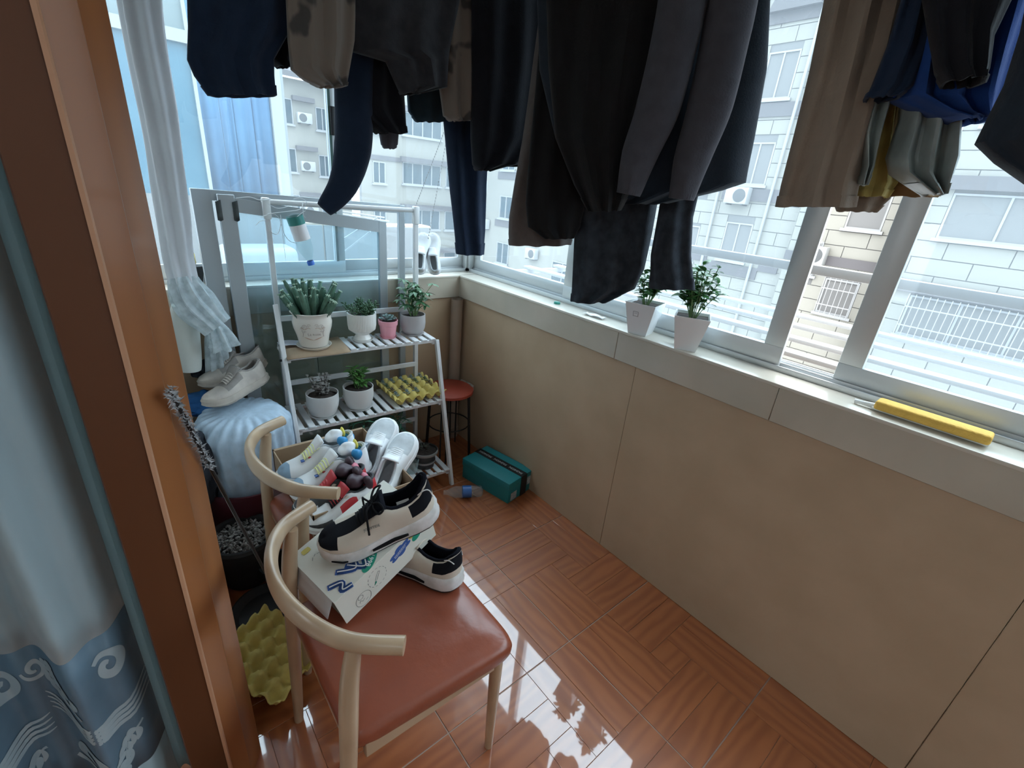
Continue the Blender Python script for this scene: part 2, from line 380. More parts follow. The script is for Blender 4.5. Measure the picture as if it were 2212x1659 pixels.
# right window: tracks and frame
for (x0, x1, z1) in ((0.118, 0.124, SILL + 0.020), (0.124, 0.200, SILL + 0.010), (0.146, 0.150, SILL + 0.026), (0.176, 0.180, SILL + 0.026), (0.196, 0.202, SILL + 0.026)):
    bx('track', x0, x1, -3.9, 0.16, SILL, z1, M_alu, win1, 0.001)
bx('head_track', 0.118, 0.202, -3.9, 0.16, 2.40, 2.44, M_alu, win1, 0.001)
bx('frame_post', 0.118, 0.202, 0.078, 0.19, SILL, 2.44, M_alu, win1, 0.003)
sash(win1, 'y', -0.80, 0.077, 0.152, 0.174, SILL + 0.012, 2.40)
sash(win1, 'y', -1.807, -0.74, 0.126, 0.145, SILL + 0.012, 2.40, st=0.067)
sash(win1, 'y', -3.05, -1.966, 0.152, 0.174, SILL + 0.012, 2.40, st=0.067)
sash(win1, 'y', -3.9, -3.0, 0.126, 0.145, SILL + 0.012, 2.40)
win2 = thing('window_2', None, None); tag(win2, kind='structure')
for (x0, x1, z1) in ((0.098, 0.104, SILL + 0.020), (0.104, 0.180, SILL + 0.010), (0.126, 0.130, SILL + 0.026), (0.156, 0.160, SILL + 0.026)):
    bx('track', -1.53, 0.118, x0, x1, SILL, z1, M_alu, win2, 0.001)
bx('head_track', -1.53, 0.118, 0.098, 0.18, 2.40, 2.44, M_alu, win2, 0.001)
bx('frame_post', 0.100, 0.118, 0.098, 0.19, SILL, 2.44, M_alu, win2, 0.003)
sash(win2, 'x', -0.70, 0.10, 0.132, 0.152, SILL + 0.012, 2.40, st=0.035)
sash(win2, 'x', -1.53, -0.655, 0.106, 0.124, SILL + 0.012, 2.40, st=0.045)
bx('latch', -0.695, -0.672, 0.092, 0.107, 1.74, 1.86, M_dark, win2, 0.003)
bx('seal_strip', -0.701, -0.690, 0.100, 0.107, SILL + 0.08, 2.33, mat('seal_rubber', (0.05, 0.10, 0.09), 0.7), win2)
# ------------------------------------------------------------------ outside
M_stone = mat('facade_tile', (0.235, 0.222, 0.190), 0.55, var=0.06, scale=0.7)
M_stone2 = mat('facade_grout', (0.15, 0.145, 0.14), 0.8)
M_band = mat('facade_band', (0.095, 0.086, 0.088), 0.7, var=0.06, scale=1)
M_wframe = mat('white_window_frame', (0.29, 0.29, 0.29), 0.4)
M_wglass = mat('facade_glass', (0.035, 0.06, 0.075), 0.1, var=0.5, scale=1.2, spec=0.3, c2=(0.06, 0.08, 0.09))
M_cloth_in = mat('window_curtain', (0.22, 0.27, 0.33), 0.8, var=0.3, scale=2)
M_acw = mat('ac_casing', (0.33, 0.33, 0.32), 0.45)
M_acd = mat('ac_grille', (0.07, 0.07, 0.07), 0.6)
unit = bmesh.new(); box(unit, 0, 1, 0, 1, 0, 1); um = bpy.data.meshes.new('facade_tile'); unit.to_mesh(um); unit.free(); um.materials.append(M_stone)
def fbox(name, F, a0, a1, d0, d1, z0, z1, m, parent):
    # F maps along, outward, up to world
    bm = bmesh.new(); box(bm, a0, a1, d0, d1, z0, z1)
    for v in bm.verts: v.co = F @ v.co
    return finish(name, bm, m, parent, False)
def facade(F, a0, a1, z0, z1, parent, wins, bands, tw=1.2, th=0.455, tiles=True):
    fbox('wall', F, a0, a1, -0.4, -0.03, z0, z1, M_stone2, parent)
    holes = [(x0, x1, y0, y1) for (x0, x1, y0, y1, *_r) in wins]
    if tiles:
        z = z0; row = 0
        while z < z1 - 0.01:
            zt = min(z + th, z1)
            cuts = sorted([(h[0], h[1]) for h in holes if h[2] < zt - 0.06 and h[3] > z + 0.06])
            segs = []; x = a0
            for c in cuts:
                if c[0] > x: segs.append((x, c[0]))
                x = max(x, c[1])
            if x < a1: segs.append((x, a1))
            for s0, s1 in segs:
                x = s0; first = True
                while x < s1 - 0.02:
                    step = tw * (0.5 if (first and row % 2) else 1.0); first = False
                    xe = min(x + step, s1)
                    if s1 - xe < 0.15: xe = s1
                    o = bpy.data.objects.new('facade_tile', um); col.objects.link(o); o.parent = parent
                    o.matrix_local = F @ Matrix.Translation((x + 0.012, -0.03, z + 0.012)) @ Matrix.Diagonal((xe - x - 0.024, 0.03, zt - z - 0.024, 1))
                    x = xe
            z = zt; row += 1
    else:
        fbox('cladding', F, a0, a1, -0.03, 0, z0, z1, M_stone, parent)
    for (x0, x1, y0, y1, n, bars) in wins:
        wo = fbox('window', F, x0, x1, -0.10, -0.08 if tiles else 0.004, y0, y1, M_wglass, parent)
        fr = bmesh.new(); t = 0.05
        dz = 0.0 if tiles else 0.06
        box(fr, x0, x1, -0.09, 0.01 + dz, y0, y0 + t); box(fr, x0, x1, -0.09, 0.01 + dz, y1 - t, y1)
        for k in range(n + 1):
            xx = x0 + (x1 - x0) * k / n; xa = min(max(xx - t / 2, x0), x1 - t)
            box(fr, xa, xa + t, -0.09, 0.005 + dz, y0, y1)
        box(fr, x0 - 0.08, x1 + 0.08, -0.06, 0.09 + dz, y0 - 0.09, y0)
        for v in fr.verts: v.co = F @ v.co
        finish('window_frame', fr, M_wframe, wo, False)
        if bars:
            b = bmesh.new(); k = x0
            while k < x1: box(b, k, k + 0.018, 0.20, 0.22, y0 - 0.05, y1 + 0.05); k += 0.16
            for q in (0.25, 0.72): box(b, x0, x1, 0.19, 0.225, y0 + (y1 - y0) * q, y0 + (y1 - y0) * q + 0.03)
            for v in b.verts: v.co = F @ v.co
            finish('window_bars', b, M_wframe, wo, False)
            c = bmesh.new(); nn = 60
            grid(c, nn, 2, lambda u, v: F @ Vector((x0 + 0.06 + (x1 - x0 - 0.12) * u, -0.06 + 0.02 * math.sin(u * 70), y0 + 0.06 + (y1 - y0 - 0.12) * v)))
            finish('curtain', c, M_cloth_in, wo)
    for (x0, x1, y0, y1, d) in bands:
        fbox('band', F, x0, x1, -0.02, d, y0, y1, M_band, parent)
def ac_unit(F, a, z, label, s=1.0, group=None):
    t = thing('ac_unit', label, 'air conditioner', group=group)
    bm = bmesh.new(); box(bm, a, a + 0.86 * s, 0.06, 0.40, z, z + 0.58 * s, 0.03)
    for v in bm.verts: v.co = F @ v.co
    finish('casing', bm, M_acw, t)
    bm = bmesh.new(); lathe(bm, [(0.235 * s, 0), (0.235 * s, 0.012), (0.20 * s, 0.016), (0.05 * s, 0.018), (0, 0.02)], 24, M=F @ Matrix.Translation((a + 0.30 * s, 0.40, z + 0.29 * s)) @ Matrix.Rotation(-PI / 2, 4, 'X'))
    finish('fan_grille', bm, M_acd, t)
    bm = bmesh.new(); box(bm, a + 0.1 * s, a + 0.14 * s, 0, 0.42, z - 0.05, z); box(bm, a + 0.7 * s, a + 0.74 * s, 0, 0.42, z - 0.05, z)
    for v in bm.verts: v.co = F @ v.co
    finish('bracket', bm, M_acd, t, False)
    return t
# near block across the street: facade plane X = 17, along +Y
bld = thing('apartment_building', 'cream tiled apartment block facing the long right window', 'building', (17, 5, -9))
off = Matrix.Translation((-17, -5, 9))
def FY(x): return off @ Matrix(((0, -1, 0, x), (1, 0, 0, 0), (0, 0, 1, 0), (0, 0, 0, 1)))
SH = 2.745
wins = []
for k in range(-1, 3):
    z = 2.49 + k * SH
    wins.append((5.9, 6.95, z, z + 1.40, 2, False))
for k in range(-1, 2):
    z = 2.49 + k * SH
    wins.append((8.0, 8.95, z - 0.3, z + 1.1, 2, False))
bands = []
for k in range(-1, 3):
    z = 2.49 + k * SH - 0.1
    bands += [(5.3, 7.4, z - 0.45, z - 0.02, 0.05), (4.6, 5.3, z - 0.45 + 0.35, z + 0.42, 0.05), (7.4, 8.1, z - 0.45 + 0.35, z + 0.42, 0.05)]
facade(FY(17.0), 4.4, 10.5, -3.6, 9.2, bld, wins, bands)
# projecting right bay, facade plane X = 16
wins2 = []; bands2 = []
for k in (-1, 0, 1):
    z = 1.36 + k * SH
    wins2.append((-4.2, 0.45, z, z + 1.15, 4, k == -1))
    bands2.append((-4.6, 1.5, z + 1.15 + 0.08, z + 1.15 + 0.42, 0.16))
facade(FY(16.0), -4.6, 1.5, -4.2, 6.2, bld, wins2, bands2, tw=1.35)
facade(FY(16.7), 1.5, 4.4, -4.2, 9.2, bld, [(1.9, 2.9, 1.36 - SH, 2.5 - SH, 1, True), (1.9, 2.9, 1.36, 2.5, 1, False), (3.3, 4.1, 2.49 - SH, 3.6 - SH, 2, True)], [(1.5, 4.4, 2.9 - SH, 3.2 - SH, 0.06)])
fbox('bay_side', Matrix.Translation((-17, -5, 9)), 16.0, 16.7, 1.45, 1.5, -4.2, 6.2, M_stone, bld)
fbox('bay_side', Matrix.Translation((-17, -5, 9)), 16.7, 17.1, 4.36, 4.4, -4.2, 9.2, M_stone, bld)
# gable over the top window
bm = bmesh.new(); a = [(5.6, 0, 7.75), (7.25, 0, 7.75), (7.1, 0, 8.1), (6.42, 0, 8.6), (5.75, 0, 8.1)]
vs = [bm.verts.new(FY(17.0) @ Vector((x, 0.01, z))) for x, y, z in a]; vt = [bm.verts.new(FY(17.0) @ Vector((x, 0.25, z))) for x, y, z in a]
bm.faces.new(vs); bm.faces.new(vt[::-1])
for k in range(5): bm.faces.new((vs[k], vs[(k + 1) % 5], vt[(k + 1) % 5], vt[k]))
finish('gable', bm, M_band, bld, False)
for yy in (7.55, 5.55):
    bm = bmesh.new(); tube(bm, [off @ Vector((16.9, yy, -3.5)), off @ Vector((16.9, yy, 9))], 0.055, 8); finish('downpipe', bm, M_wframe, bld)
ac_unit(Matrix.Translation((17, 5, -9)) @ FY(17.0), 6.25, 1.80, 'white outdoor air conditioner on the cream facade beside the downpipe')
ac_unit(Matrix.Translation((17, 5, -9)) @ FY(16.7), 3.05, 0.14, 'outdoor air conditioner seen through the open window gap')
ac_unit(Matrix.Translation((17, 5, -9)) @ FY(16.7), 2.95, 2.70, 'shadowed outdoor air conditioner high behind the yellow garment', 0.9)
# middle block further along the street
b2 = thing('apartment_building', 'cream block with lone open casement windows seen below the black clothes', 'building', (17.5, 20, -9)); off = Matrix.Translation((-17.5, -20, 9))
wins = []; bands = []
for k in range(-2, 3):
    z = -0.15 + k * SH
    wins.append((20.7, 21.9, z, z + 1.3, 2, False)); wins.append((15.0, 16.7, z - 0.25, z + 0.95, 2, False))
    bands.append((20.5, 22.3, z - 0.5, z - 0.1, 0.05)); bands.append((14.6, 17.0, z - 0.65, z - 0.35, 0.05))
facade(FY(17.5), 10.5, 26.5, -4.0, 7.0, b2, wins, bands, tiles=False)
ac_unit(Matrix.Translation((17.5, 20, -9)) @ FY(17.5), 17.9, -2.1, 'small outdoor air conditioner low on the middle block')
ac_unit(Matrix.Translation((17.5, 20, -9)) @ FY(17.5), 22.8, -0.95, 'outdoor air conditioner just right of the dark blue trouser leg')
# far blocks facing us: facade planes Y = 26.5 and Y = 31
def FX(y): return off @ Matrix(((1, 0, 0, 0), (0, -1, 0, y), (0, 0, 1, 0), (0, 0, 0, 1)))
b3 = thing('apartment_building', 'white block with strip windows seen through the far window', 'building', (15, 26.5, -9)); off = Matrix.Translation((-15, -26.5, 9))
wins = []; bands = []
for k in range(-2, 4):
    z = 1.30 + k * SH
    wins.append((13.15, 15.9, z, z + 1.25, 4, False)); wins.append((16.3, 17.3, z, z + 1.25, 1, False))
    wins.append((11.2, 12.0, z - 0.1, z + 1.1, 2, False))
    bands.append((13.0, 17.5, z + 1.25, z + 1.55, 0.25)); bands.append((10.5, 13.0, z + 1.2, z + 1.45, 0.06))
facade(FX(26.5), 10.5, 17.5, -5, 9.5, b3, wins, bands, tiles=False)
b4 = thing('apartment_building', 'palest block with a stack of air conditioners beside the blue sheet', 'building', (8, 32, -9)); off = Matrix.Translation((-8, -32, 9))
wins = []; bands = []
for k in range(-2, 3):
    z = 1.35 + k * SH
    wins.append((7.6, 8.5, z, z + 1.4, 2, False)); wins.append((9.9, 10.7, z - 0.1, z + 1.2, 2, False))
    bands.append((8.5, 9.8, z + 1.35, z + 1.6, 0.35))
facade(FX(32), 5.0, 12.0, -5, 6.6, b4, wins, bands, tiles=False)
bm = bmesh.new()
vs = [bm.verts.new((x - 8, y - 32, z + 9)) for x, y, z in ((4.6, 31.4, 6.6), (12.2, 31.4, 6.6), (12.2, 36, 8.6), (4.6, 36, 8.6))]
bm.faces.new(vs); r = bmesh.ops.extrude_face_region(bm, geom=bm.faces[:]); 
for v in [g for g in r['geom'] if isinstance(g, bmesh.types.BMVert)]: v.co.z += 0.3
finish('roof', bm, M_band, b4, False)
for k, z in enumerate((-1.2, 1.5, 4.25)):
    ac_unit(Matrix.Translation((8, 32, -9)) @ FX(32), 8.7, z, ('lowest', 'middle', 'topmost')[k] + ' air conditioner of the stack on the palest block')
# ground far below
gr = bx('ground', -20, 60, -25, 60, -9.6, -9.2, mat('paving', (0.45, 0.45, 0.45), 0.9, var=0.2, scale=0.5)); tag(gr, kind='structure')

# neighbour's blue-sheeted balcony beyond the far window
M_blue = mat('blue_sheet', (0.035, 0.115, 0.22), 0.5, var=0.25, scale=2.5, c2=(0.055, 0.16, 0.28))
M_blue2 = mat('blue_glass', (0.03, 0.10, 0.145), 0.3, var=0.25, scale=2, c2=(0.05, 0.13, 0.175))
M_nw = mat('neighbour_white', (0.25, 0.27, 0.27), 0.5)
nb = thing('enclosed_balcony', "neighbouring balcony closed with blue sheets and white posts", 'balcony', (-0.8, 3, 0))
def Q(name, x0, x1, y0, y1, z0, z1, m, bev=0.0): return bx(name, x0 + 0.8, x1 + 0.8, y0 - 3, y1 - 3, z0, z1, m, nb, bev)
NY = 3.0; zb = at(470, 425, 1, NY).z; zt = at(400, 95, 1, NY).z
xm0 = at(405, 110, 1, NY).x; xm1 = at(424, 200, 1, NY).x; xr = at(602, 400, 1, NY).x
Q('blue_panel', -2.6, xm0, NY, NY + 0.05, zb, zt, M_blue2)
xs = [xm1, xm1 + (xr - xm1) * 0.28, xm1 + (xr - xm1) * 0.46, xm1 + (xr - xm1) * 0.72, xr]
for k, (a, b) in enumerate(zip(xs, xs[1:])):
    bm = bmesh.new(); grid(bm, 14, 2, lambda u, v, a=a, b=b: Vector((a + (b - a) * u + 0.8, 0.02 + 0.012 * math.sin(u * 9 + k), zb + (3.1 - zb) * v)))
    o = finish('blue_sheet', bm, M_blue, nb); mo = o.modifiers.new('t', 'SOLIDIFY'); mo.thickness = 0.01
Q('post', xm0, xm1 + 0.01, NY - 0.03, NY + 0.06, zb - 0.02, zt + 0.3, M_nw)
Q('corner_post', xr, xr + 0.10, NY - 0.03, NY + 0.15, -1.0, 3.4, M_nw)
Q('corner_post', xr + 0.11, xr + 0.16, NY + 0.1, NY + 0.25, -1.0, 3.4, M_nw)
Q('rail', -2.6, xm1, NY - 0.04, NY + 0.06, zt, zt + 0.09, M_nw)
Q('upper_panel', -2.6, xm1, NY, NY + 0.05, zt + 0.09, zt + 0.62, mat('grey_green_panel', (0.13, 0.165, 0.165), 0.5, var=0.1, scale=2))
Q('top_beam', -2.6, xr + 0.2, NY - 0.02, NY + 0.2, 3.1, 3.4, M_nw)
Q('parapet', -2.6, xr + 0.16, NY - 0.02, NY + 0.2, -1.0, zb, mat('neighbour_parapet', (0.16, 0.16, 0.155), 0.7, var=0.08, scale=2))
# side wall of pale stone tiles below, with an outdoor unit on it
sw = thing('parapet_wall', 'low tiled parapet wall with crossing steel struts outside the far window', 'wall', (-0.8, 3.6, -1))
M_pt = mat('parapet_tile', (0.15, 0.15, 0.145), 0.6, var=0.08, scale=1.5)
bx('core', -1.8, 2.7, 0.03, 0.30, -1.0, 2.0, M_grout, sw)
for r_ in range(5):
    for c_ in range(6):
        bx('tile', -1.78 + c_ * 0.75, -1.05 + c_ * 0.75, 0, 0.03, -1.0 + r_ * 0.6, -0.42 + r_ * 0.6, M_pt, sw, 0.004, seg=1)
au = thing('ac_unit', 'white outdoor unit with rounded top and blue sticker on the neighbouring wall', 'air conditioner', (-0.55, 2.55, 0.55))
bx('casing', -0.32, 0.32, -0.15, 0.22, 0, 0.34, M_acw, au, 0.07, smooth=True, seg=4)
bx('sticker', 0.10, 0.25, -0.153, -0.149, 0.10, 0.20, mat('blue_sticker', (0.05, 0.22, 0.40), 0.4), au)
bx('bracket', -0.25, 0.25, -0.1, 0.5, -0.04, 0, M_acd, au)
bx('bracket_post', -0.2, 0.2, 0.2, 0.5, -1.4, -0.04, M_pt, au)
# steel rods running down outside the far window
M_galv = mat('white_enamelled_steel', (0.34, 0.34, 0.34), 0.35)
ck = thing('window_cage', 'white steel window cage with slatted floor outside the right window', 'cage', (0.25, -1.5, 1.05))
def tb(name, parent, pts, r, m, org=(0, 0, 0), seg=8):
    bm = bmesh.new(); o = Vector(org); tube(bm, [Vector(p) - o for p in pts], r, seg); return finish(name, bm, m, parent)
org = (0.25, -1.5, 1.05)
CZ = 0.93
for x in (0.40, 0.70, 1.00, 1.34, 1.72, 2.10):
    bm = bmesh.new(); box(bm, x - 0.04 - org[0], x + 0.04 - org[0], -3.9 - org[1], 0.9 - org[1], CZ - 0.012 - org[2], CZ + 0.012 - org[2], 0.004); finish('slat', bm, M_galv, ck)
for y in (-3.6, -2.85, 0.15, 0.85):
    bm = bmesh.new(); box(bm, 0.21 - org[0], 2.1 - org[0], y - 0.02 - org[1], y + 0.02 - org[1], CZ - 0.05 - org[2], CZ - 0.014 - org[2]); finish('cross_bar', bm, M_galv, ck)
RX = 0.8
zr = at(2000, 622, 0, RX).z
box_ = bmesh.new(); box(box_, RX - 0.02 - org[0], RX + 0.02 - org[0], -3.9 - org[1], -0.5 - org[1], zr - 0.02 - org[2], zr + 0.02 - org[2], 0.004); finish('top_rail', box_, M_galv, ck)
for y in (-3.7, -0.52):
    bm = bmesh.new(); box(bm, RX - 0.02 - org[0], RX + 0.02 - org[0], y - 0.03 - org[1], y + 0.03 - org[1], CZ - org[2], zr - org[2]); finish('post', bm, M_galv, ck)
# foliage and struts low outside the far window
for p, q in (((818, 468), (735, 520)), ((800, 500), (742, 545)), ((728, 455), (830, 470)), ((735, 462), (840, 478))):
    a = at(*p, 1, 0.8); b = at(*q, 1, 1.0); tb('strut', sw, [a, b], 0.006, M_galv, (-0.8, 3.6, -1), 6)
# ------------------------------------------------------------------ plant stand
M_white = mat('white_painted_wood', (0.74, 0.75, 0.76), 0.5, var=0.10, scale=10)
M_plast = mat('white_plastic', (0.78, 0.80, 0.80), 0.35)
stand = thing('plant_stand', 'white folding three tier slatted plant stand in front of the far wall', 'plant stand', (-0.705, -0.13, 0), (0, 0, math.radians(-3)))
def sx(name, x0, x1, y0, y1, z0, z1, m=M_white, bev=0.002, par=None): return bx(name, x0, x1, y0, y1, z0, z1, m, par or stand, bev, seg=1)
def bar(name, p, q, wx, wy, m=M_white, par=None, bev=0.002):
    p = Vector(p); q = Vector(q); L = (q - p).length; d = (q - p).normalized()
    z = d; x = Vector((1, 0, 0)); x = (x - z * x.dot(z))
    if x.length < 1e-3: x = Vector((0, 1, 0))
    x.normalize(); y = z.cross(x)
    M = Matrix((( x.x, y.x, z.x, p.x), (x.y, y.y, z.y, p.y), (x.z, y.z, z.z, p.z), (0, 0, 0, 1)))
    bm = bmesh.new(); box(bm, -wx / 2, wx / 2, -wy / 2, wy / 2, 0, L, bev, M, seg=1); return finish(name, bm, m, par or stand)
for s in (-1, 1):
    bar('rear_post', (s * 0.352, 0.05, 0), (s * 0.347, 0.05, 1.43), 0.022, 0.024)
    bar('front_leg', (s * 0.378, -0.370, 0), (s * 0.378, -0.085 if s < 0 else -0.148, 1.03 if s < 0 else 0.80), 0.018, 0.026)
for z in (0.93, 0.60, 0.24):
    sx('back_rail', -0.345, 0.345, 0.034, 0.046, z - 0.013, z + 0.013)
for (z, yf, yb) in ((0.81, -0.150, 0.034), (0.485, -0.238, 0.034), (0.10, -0.350, 0.034)):
    f = sx('shelf_frame', -0.372, 0.372, yf, yf + 0.018, z - 0.024, z - 0.009)
    for y in (yb - 0.018,): sx('shelf_frame', -0.372, 0.372, y, y + 0.018, z - 0.024, z - 0.009)
    for s in (-1, 1): sx('shelf_side', s * 0.360 - 0.008, s * 0.360 + 0.008, yf, yb, z - 0.034, z - 0.009)
    n = 16
    for k in range(n):
        x = -0.355 + 0.71 * k / (n - 1); sx('slat', x - 0.0145, x + 0.0145, yf - 0.006, yb, z - 0.0085, z, bev=0.0012)
    for s in (-1, 1):
        bm = bmesh.new(); tube(bm, [(s * 0.37, yf + 0.012, z - 0.02), (s * 0.396, yf + 0.012, z - 0.02)], 0.006, 8); finish('bolt', bm, M_dark, stand)
bm = bmesh.new(); tube(bm, [(-0.345, 0.05, 1.440), (0.347, 0.05, 1.437)], 0.011, 12); finish('hanging_rail', bm, M_white, stand)
for s in (-1, 1):
    bm = bmesh.new(); box(bm, s * 0.347 - 0.016, s * 0.347 + 0.016, 0.033, 0.067, 1.37, 1.457, 0.006); finish('rail_connector', bm, M_plast, stand)

# leaning window sashes behind the stand
def lsash(label, corners, st, z0, y0, y1, tl, rails, glassy, group=None):
    # corners: x left, x right, z top left, z top right ; the frame leans from y0 at the floor to y1 at the top
    xl, xr, zl, zr = corners
    t = thing('spare_window', label, 'window', ((xl + xr) / 2, y0, 0))
    cx = (xl + xr) / 2; y = lambda z: (y1 - y0) * z / zl
    bar('stile', (xl + st / 2 - cx, y(0), z0), (xl + st / 2 - cx, y(zl), zl), st, 0.024, M_alu2, t)
    bar('stile', (xr - tl / 2 - cx, y(0), z0), (xr - tl / 2 - cx, y(zr), zr), tl, 0.024, M_alu2, t)
    for q in rails:
        a, b, h = q
        bm = bmesh.new(); box(bm, xl + st - cx - 0.01, xr - tl - cx + 0.01, -0.011, 0.011, 0, h)
        for v in bm.verts:
            f = (v.co.x + cx - xl) / (xr - xl); zz = a + (b - a) * f + v.co.z; v.co.z = zz; v.co.y += y(zz)
        finish('rail', bm, M_alu2, t, False)
    if glassy:
        bm = bmesh.new()
        vs = [bm.verts.new((x - cx, y(z) + 0.0, z)) for x, z in ((xl + st, 0.05), (xr - tl, 0.05), (xr - tl, zr - 0.02), (xl + st, zl - 0.02))]
        bm.faces.new(vs); r = bmesh.ops.extrude_face_region(bm, geom=bm.faces[:])
        for v in [g for g in r['geom'] if isinstance(g, bmesh.types.BMVert)]: v.co.y += 0.004
        finish('pane', bm, M_glass2, t, False)
    return t
M_glass2 = glass('sash_glass', (0.80, 0.90, 0.94), haze=0.05)
lsash('grey aluminium sash with drooping top rail leaning on the far sill behind the stand', (-1.225, -0.50, 1.46, 1.375), 0.062, 0.0, -0.054, -0.050, 0.042, ((1.40, 1.318, 0.055), (0.01, 0.01, 0.07)), True)
lsash('rearmost wide grey aluminium sash leaning on the far sill, level top rail', (-1.31, -0.385, 1.475, 1.455), 0.070, 0.0, -0.027, -0.026, 0.034, ((1.435, 1.415, 0.04), (0.01, 0.01, 0.07)), False)
for nm, x in (('black tape strip at the top left corner of the leaning sash', -1.235), ('second black tape strip at the top left corner of the leaning sash', -1.175)):
    bm = bmesh.new(); grid(bm, 3, 5, lambda u, v, x=x: Vector((x + 0.02 * u, -0.066, 1.36 + 0.075 * v + 0.004 * math.sin(9 * u + 5 * v)))); o = finish('tape_strip', bm, mat('black_tape', (0.06, 0.07, 0.07), 0.6, var=0.4, scale=40))
    mo = o.modifiers.new('t', 'SOLIDIFY'); mo.thickness = 0.002; tag(o, nm, 'tape')

# ------------------------------------------------------------------ pots and plants
M_soil = mat('potting_soil', (0.045, 0.032, 0.026), 0.95, var=0.5, scale=60, bump=0.8, bscale=90)
M_potw = mat('white_glazed_pot', (0.78, 0.77, 0.74), 0.22, var=0.03, scale=6)
M_potc = mat('cream_glazed_pot', (0.76, 0.71, 0.64), 0.25, var=0.05, scale=6)
M_potg = mat('grey_pot', (0.45, 0.43, 0.43), 0.45, var=0.08, scale=8)
M_potm = mat('matt_white_pot', (0.66, 0.66, 0.65), 0.55, var=0.06, scale=8)
M_pink = mat('pink_pot', (0.80, 0.36, 0.42), 0.4)
def leafmesh(name, L, W, m, bend=0.3, fold=0.15, nu=6, tip=1.0):
    bm = bmesh.new(); rows = []
    for i in range(nu + 1):
        t = i / nu; w = W / 2 * (math.sin(PI * min(1, t ** 0.8)) ** 0.75 if 0 < t < 1 else 0.03)
        z = -bend * L * t * t; x = L * t
        rows.append([bm.verts.new((x, -w, z + abs(w) * fold)), bm.verts.new((x, 0, z)), bm.verts.new((x, w, z + abs(w) * fold))])
    for a, b in zip(rows, rows[1:]):
        for k in (0, 1): bm.faces.new((a[k], a[k + 1], b[k + 1], b[k]))
    me = bpy.data.meshes.new(name); bm.to_mesh(me); bm.free(); me.materials.append(m)
    for p in me.polygons: p.use_smooth = True
    return me
def fat_leaf(name, L, W, m, T=0.4):
    bm = bmesh.new(); prof_ = [(0, 0), (0.25, 0.18), (0.75, 0.5), (1.0, 0.72), (0.75, 0.9), (0.0, 1.0)]
    rings = lathe(bm, [(r * W / 2, z * L) for r, z in prof_], 8)
    for v in bm.verts: v.co.y *= T; v.co = Vector((v.co.z, v.co.x, v.co.y))
    me = bpy.data.meshes.new(name); bmesh.ops.recalc_face_normals(bm, faces=bm.faces[:]); bm.to_mesh(me); bm.free(); me.materials.append(m)
    for p in me.polygons: p.use_smooth = True
    return me
def dirM(p, d, roll=0.0, s=1.0):
    d = Vector(d).normalized(); q = d.to_track_quat('X', 'Z'); return Matrix.Translation(p) @ q.to_matrix().to_4x4() @ Matrix.Rotation(roll, 4, 'X') @ Matrix.Diagonal((s, s, s, 1))
def put(name, me, parent, M):
    o = link(name, me, parent); o.matrix_local = M; return o
def pot(label, cat, loc, prof_, m, soilr, soilz, saucer=None, rib=None, seg=48, name='potted_plant', rot=0, msauc=None):
    t = thing(name, label, cat, loc, (0, 0, rot))
    bm = bmesh.new(); lathe(bm, prof_, seg, rib=rib); p = finish('pot', bm, m, t)
    bm = bmesh.new()
    lathe(bm, [(0, soilz + 0.004), (soilr * 0.5, soilz + 0.006), (soilr, soilz)], 28)
    for v in bm.verts: v.co.z += 0.006 * noise.noise(v.co * 60)
    s = finish('soil', bm, M_soil, t)
    if saucer:
        r, h = saucer; bm = bmesh.new(); lathe(bm, [(0, 0), (r * 0.85, 0), (r, h), (r * 0.96, h), (r * 0.83, 0.004), (0, 0.004)], 40); finish('saucer', bm, msauc or m, t)
    return t
def rnd(a, b): return a + (b - a) * random.random()
Z1 = 0.810; Z2 = 0.485; Z3 = 0.10
# big cluster cactus in a cream urn pot with a printed ornament
t = pot('cream urn pot with printed ornament holding a dense cluster of ribbed cactus stems', 'potted cactus', (-0.938, -0.192, Z1 + 0.006),
        [(0, 0.012), (0.060, 0.012), (0.064, 0.02), (0.071, 0.06), (0.083, 0.10), (0.086, 0.125), (0.081, 0.148), (0.083, 0.16), (0.092, 0.172), (0.088, 0.174), (0.078, 0.16), (0.076, 0.14), (0, 0.13)], M_potc, 0.078, 0.150, (0.078, 0.014))
M_cac = mat('cactus_skin', (0.12, 0.24, 0.17), 0.6, var=0.35, scale=40, bump=0.5, bscale=120)
M_tip = mat('cactus_tip', (0.42, 0.55, 0.42), 0.7)
def cacmesh(L, r, seed):
    bm = bmesh.new(); n = 14
    rows = [(r * (0.55 + 0.55 * math.sin(PI * min(1, (k / n) * 0.75 + 0.12))) * (1 if k < n else 0.4), L * k / n) for k in range(n + 1)] 
    lathe(bm, [(0, 0)] + rows, 12, rib=lambda a, j: r * (0.20 * (1 if int(round(a / (2 * PI) * 12)) % 2 else -1) + 0.10 * math.sin(j * 2.6)))
    for k in range(6):
        a = k * PI / 3; box(bm, r * 0.2, r * 1.15, -0.0012, 0.0012, L - 0.001, L + 0.0015, 0, Matrix.Rotation(a + seed, 4, 'Z'), 1)
    me = bpy.data.meshes.new('stem'); bmesh.ops.recalc_face_normals(bm, faces=bm.faces[:]); bm.to_mesh(me); bm.free(); me.materials.append(M_cac); me.materials.append(M_tip)
    for p in me.polygons: p.use_smooth = True
    return me
cms = [cacmesh(0.085, 0.0105, 0), cacmesh(0.065, 0.012, 1), cacmesh(0.105, 0.009, 2)]
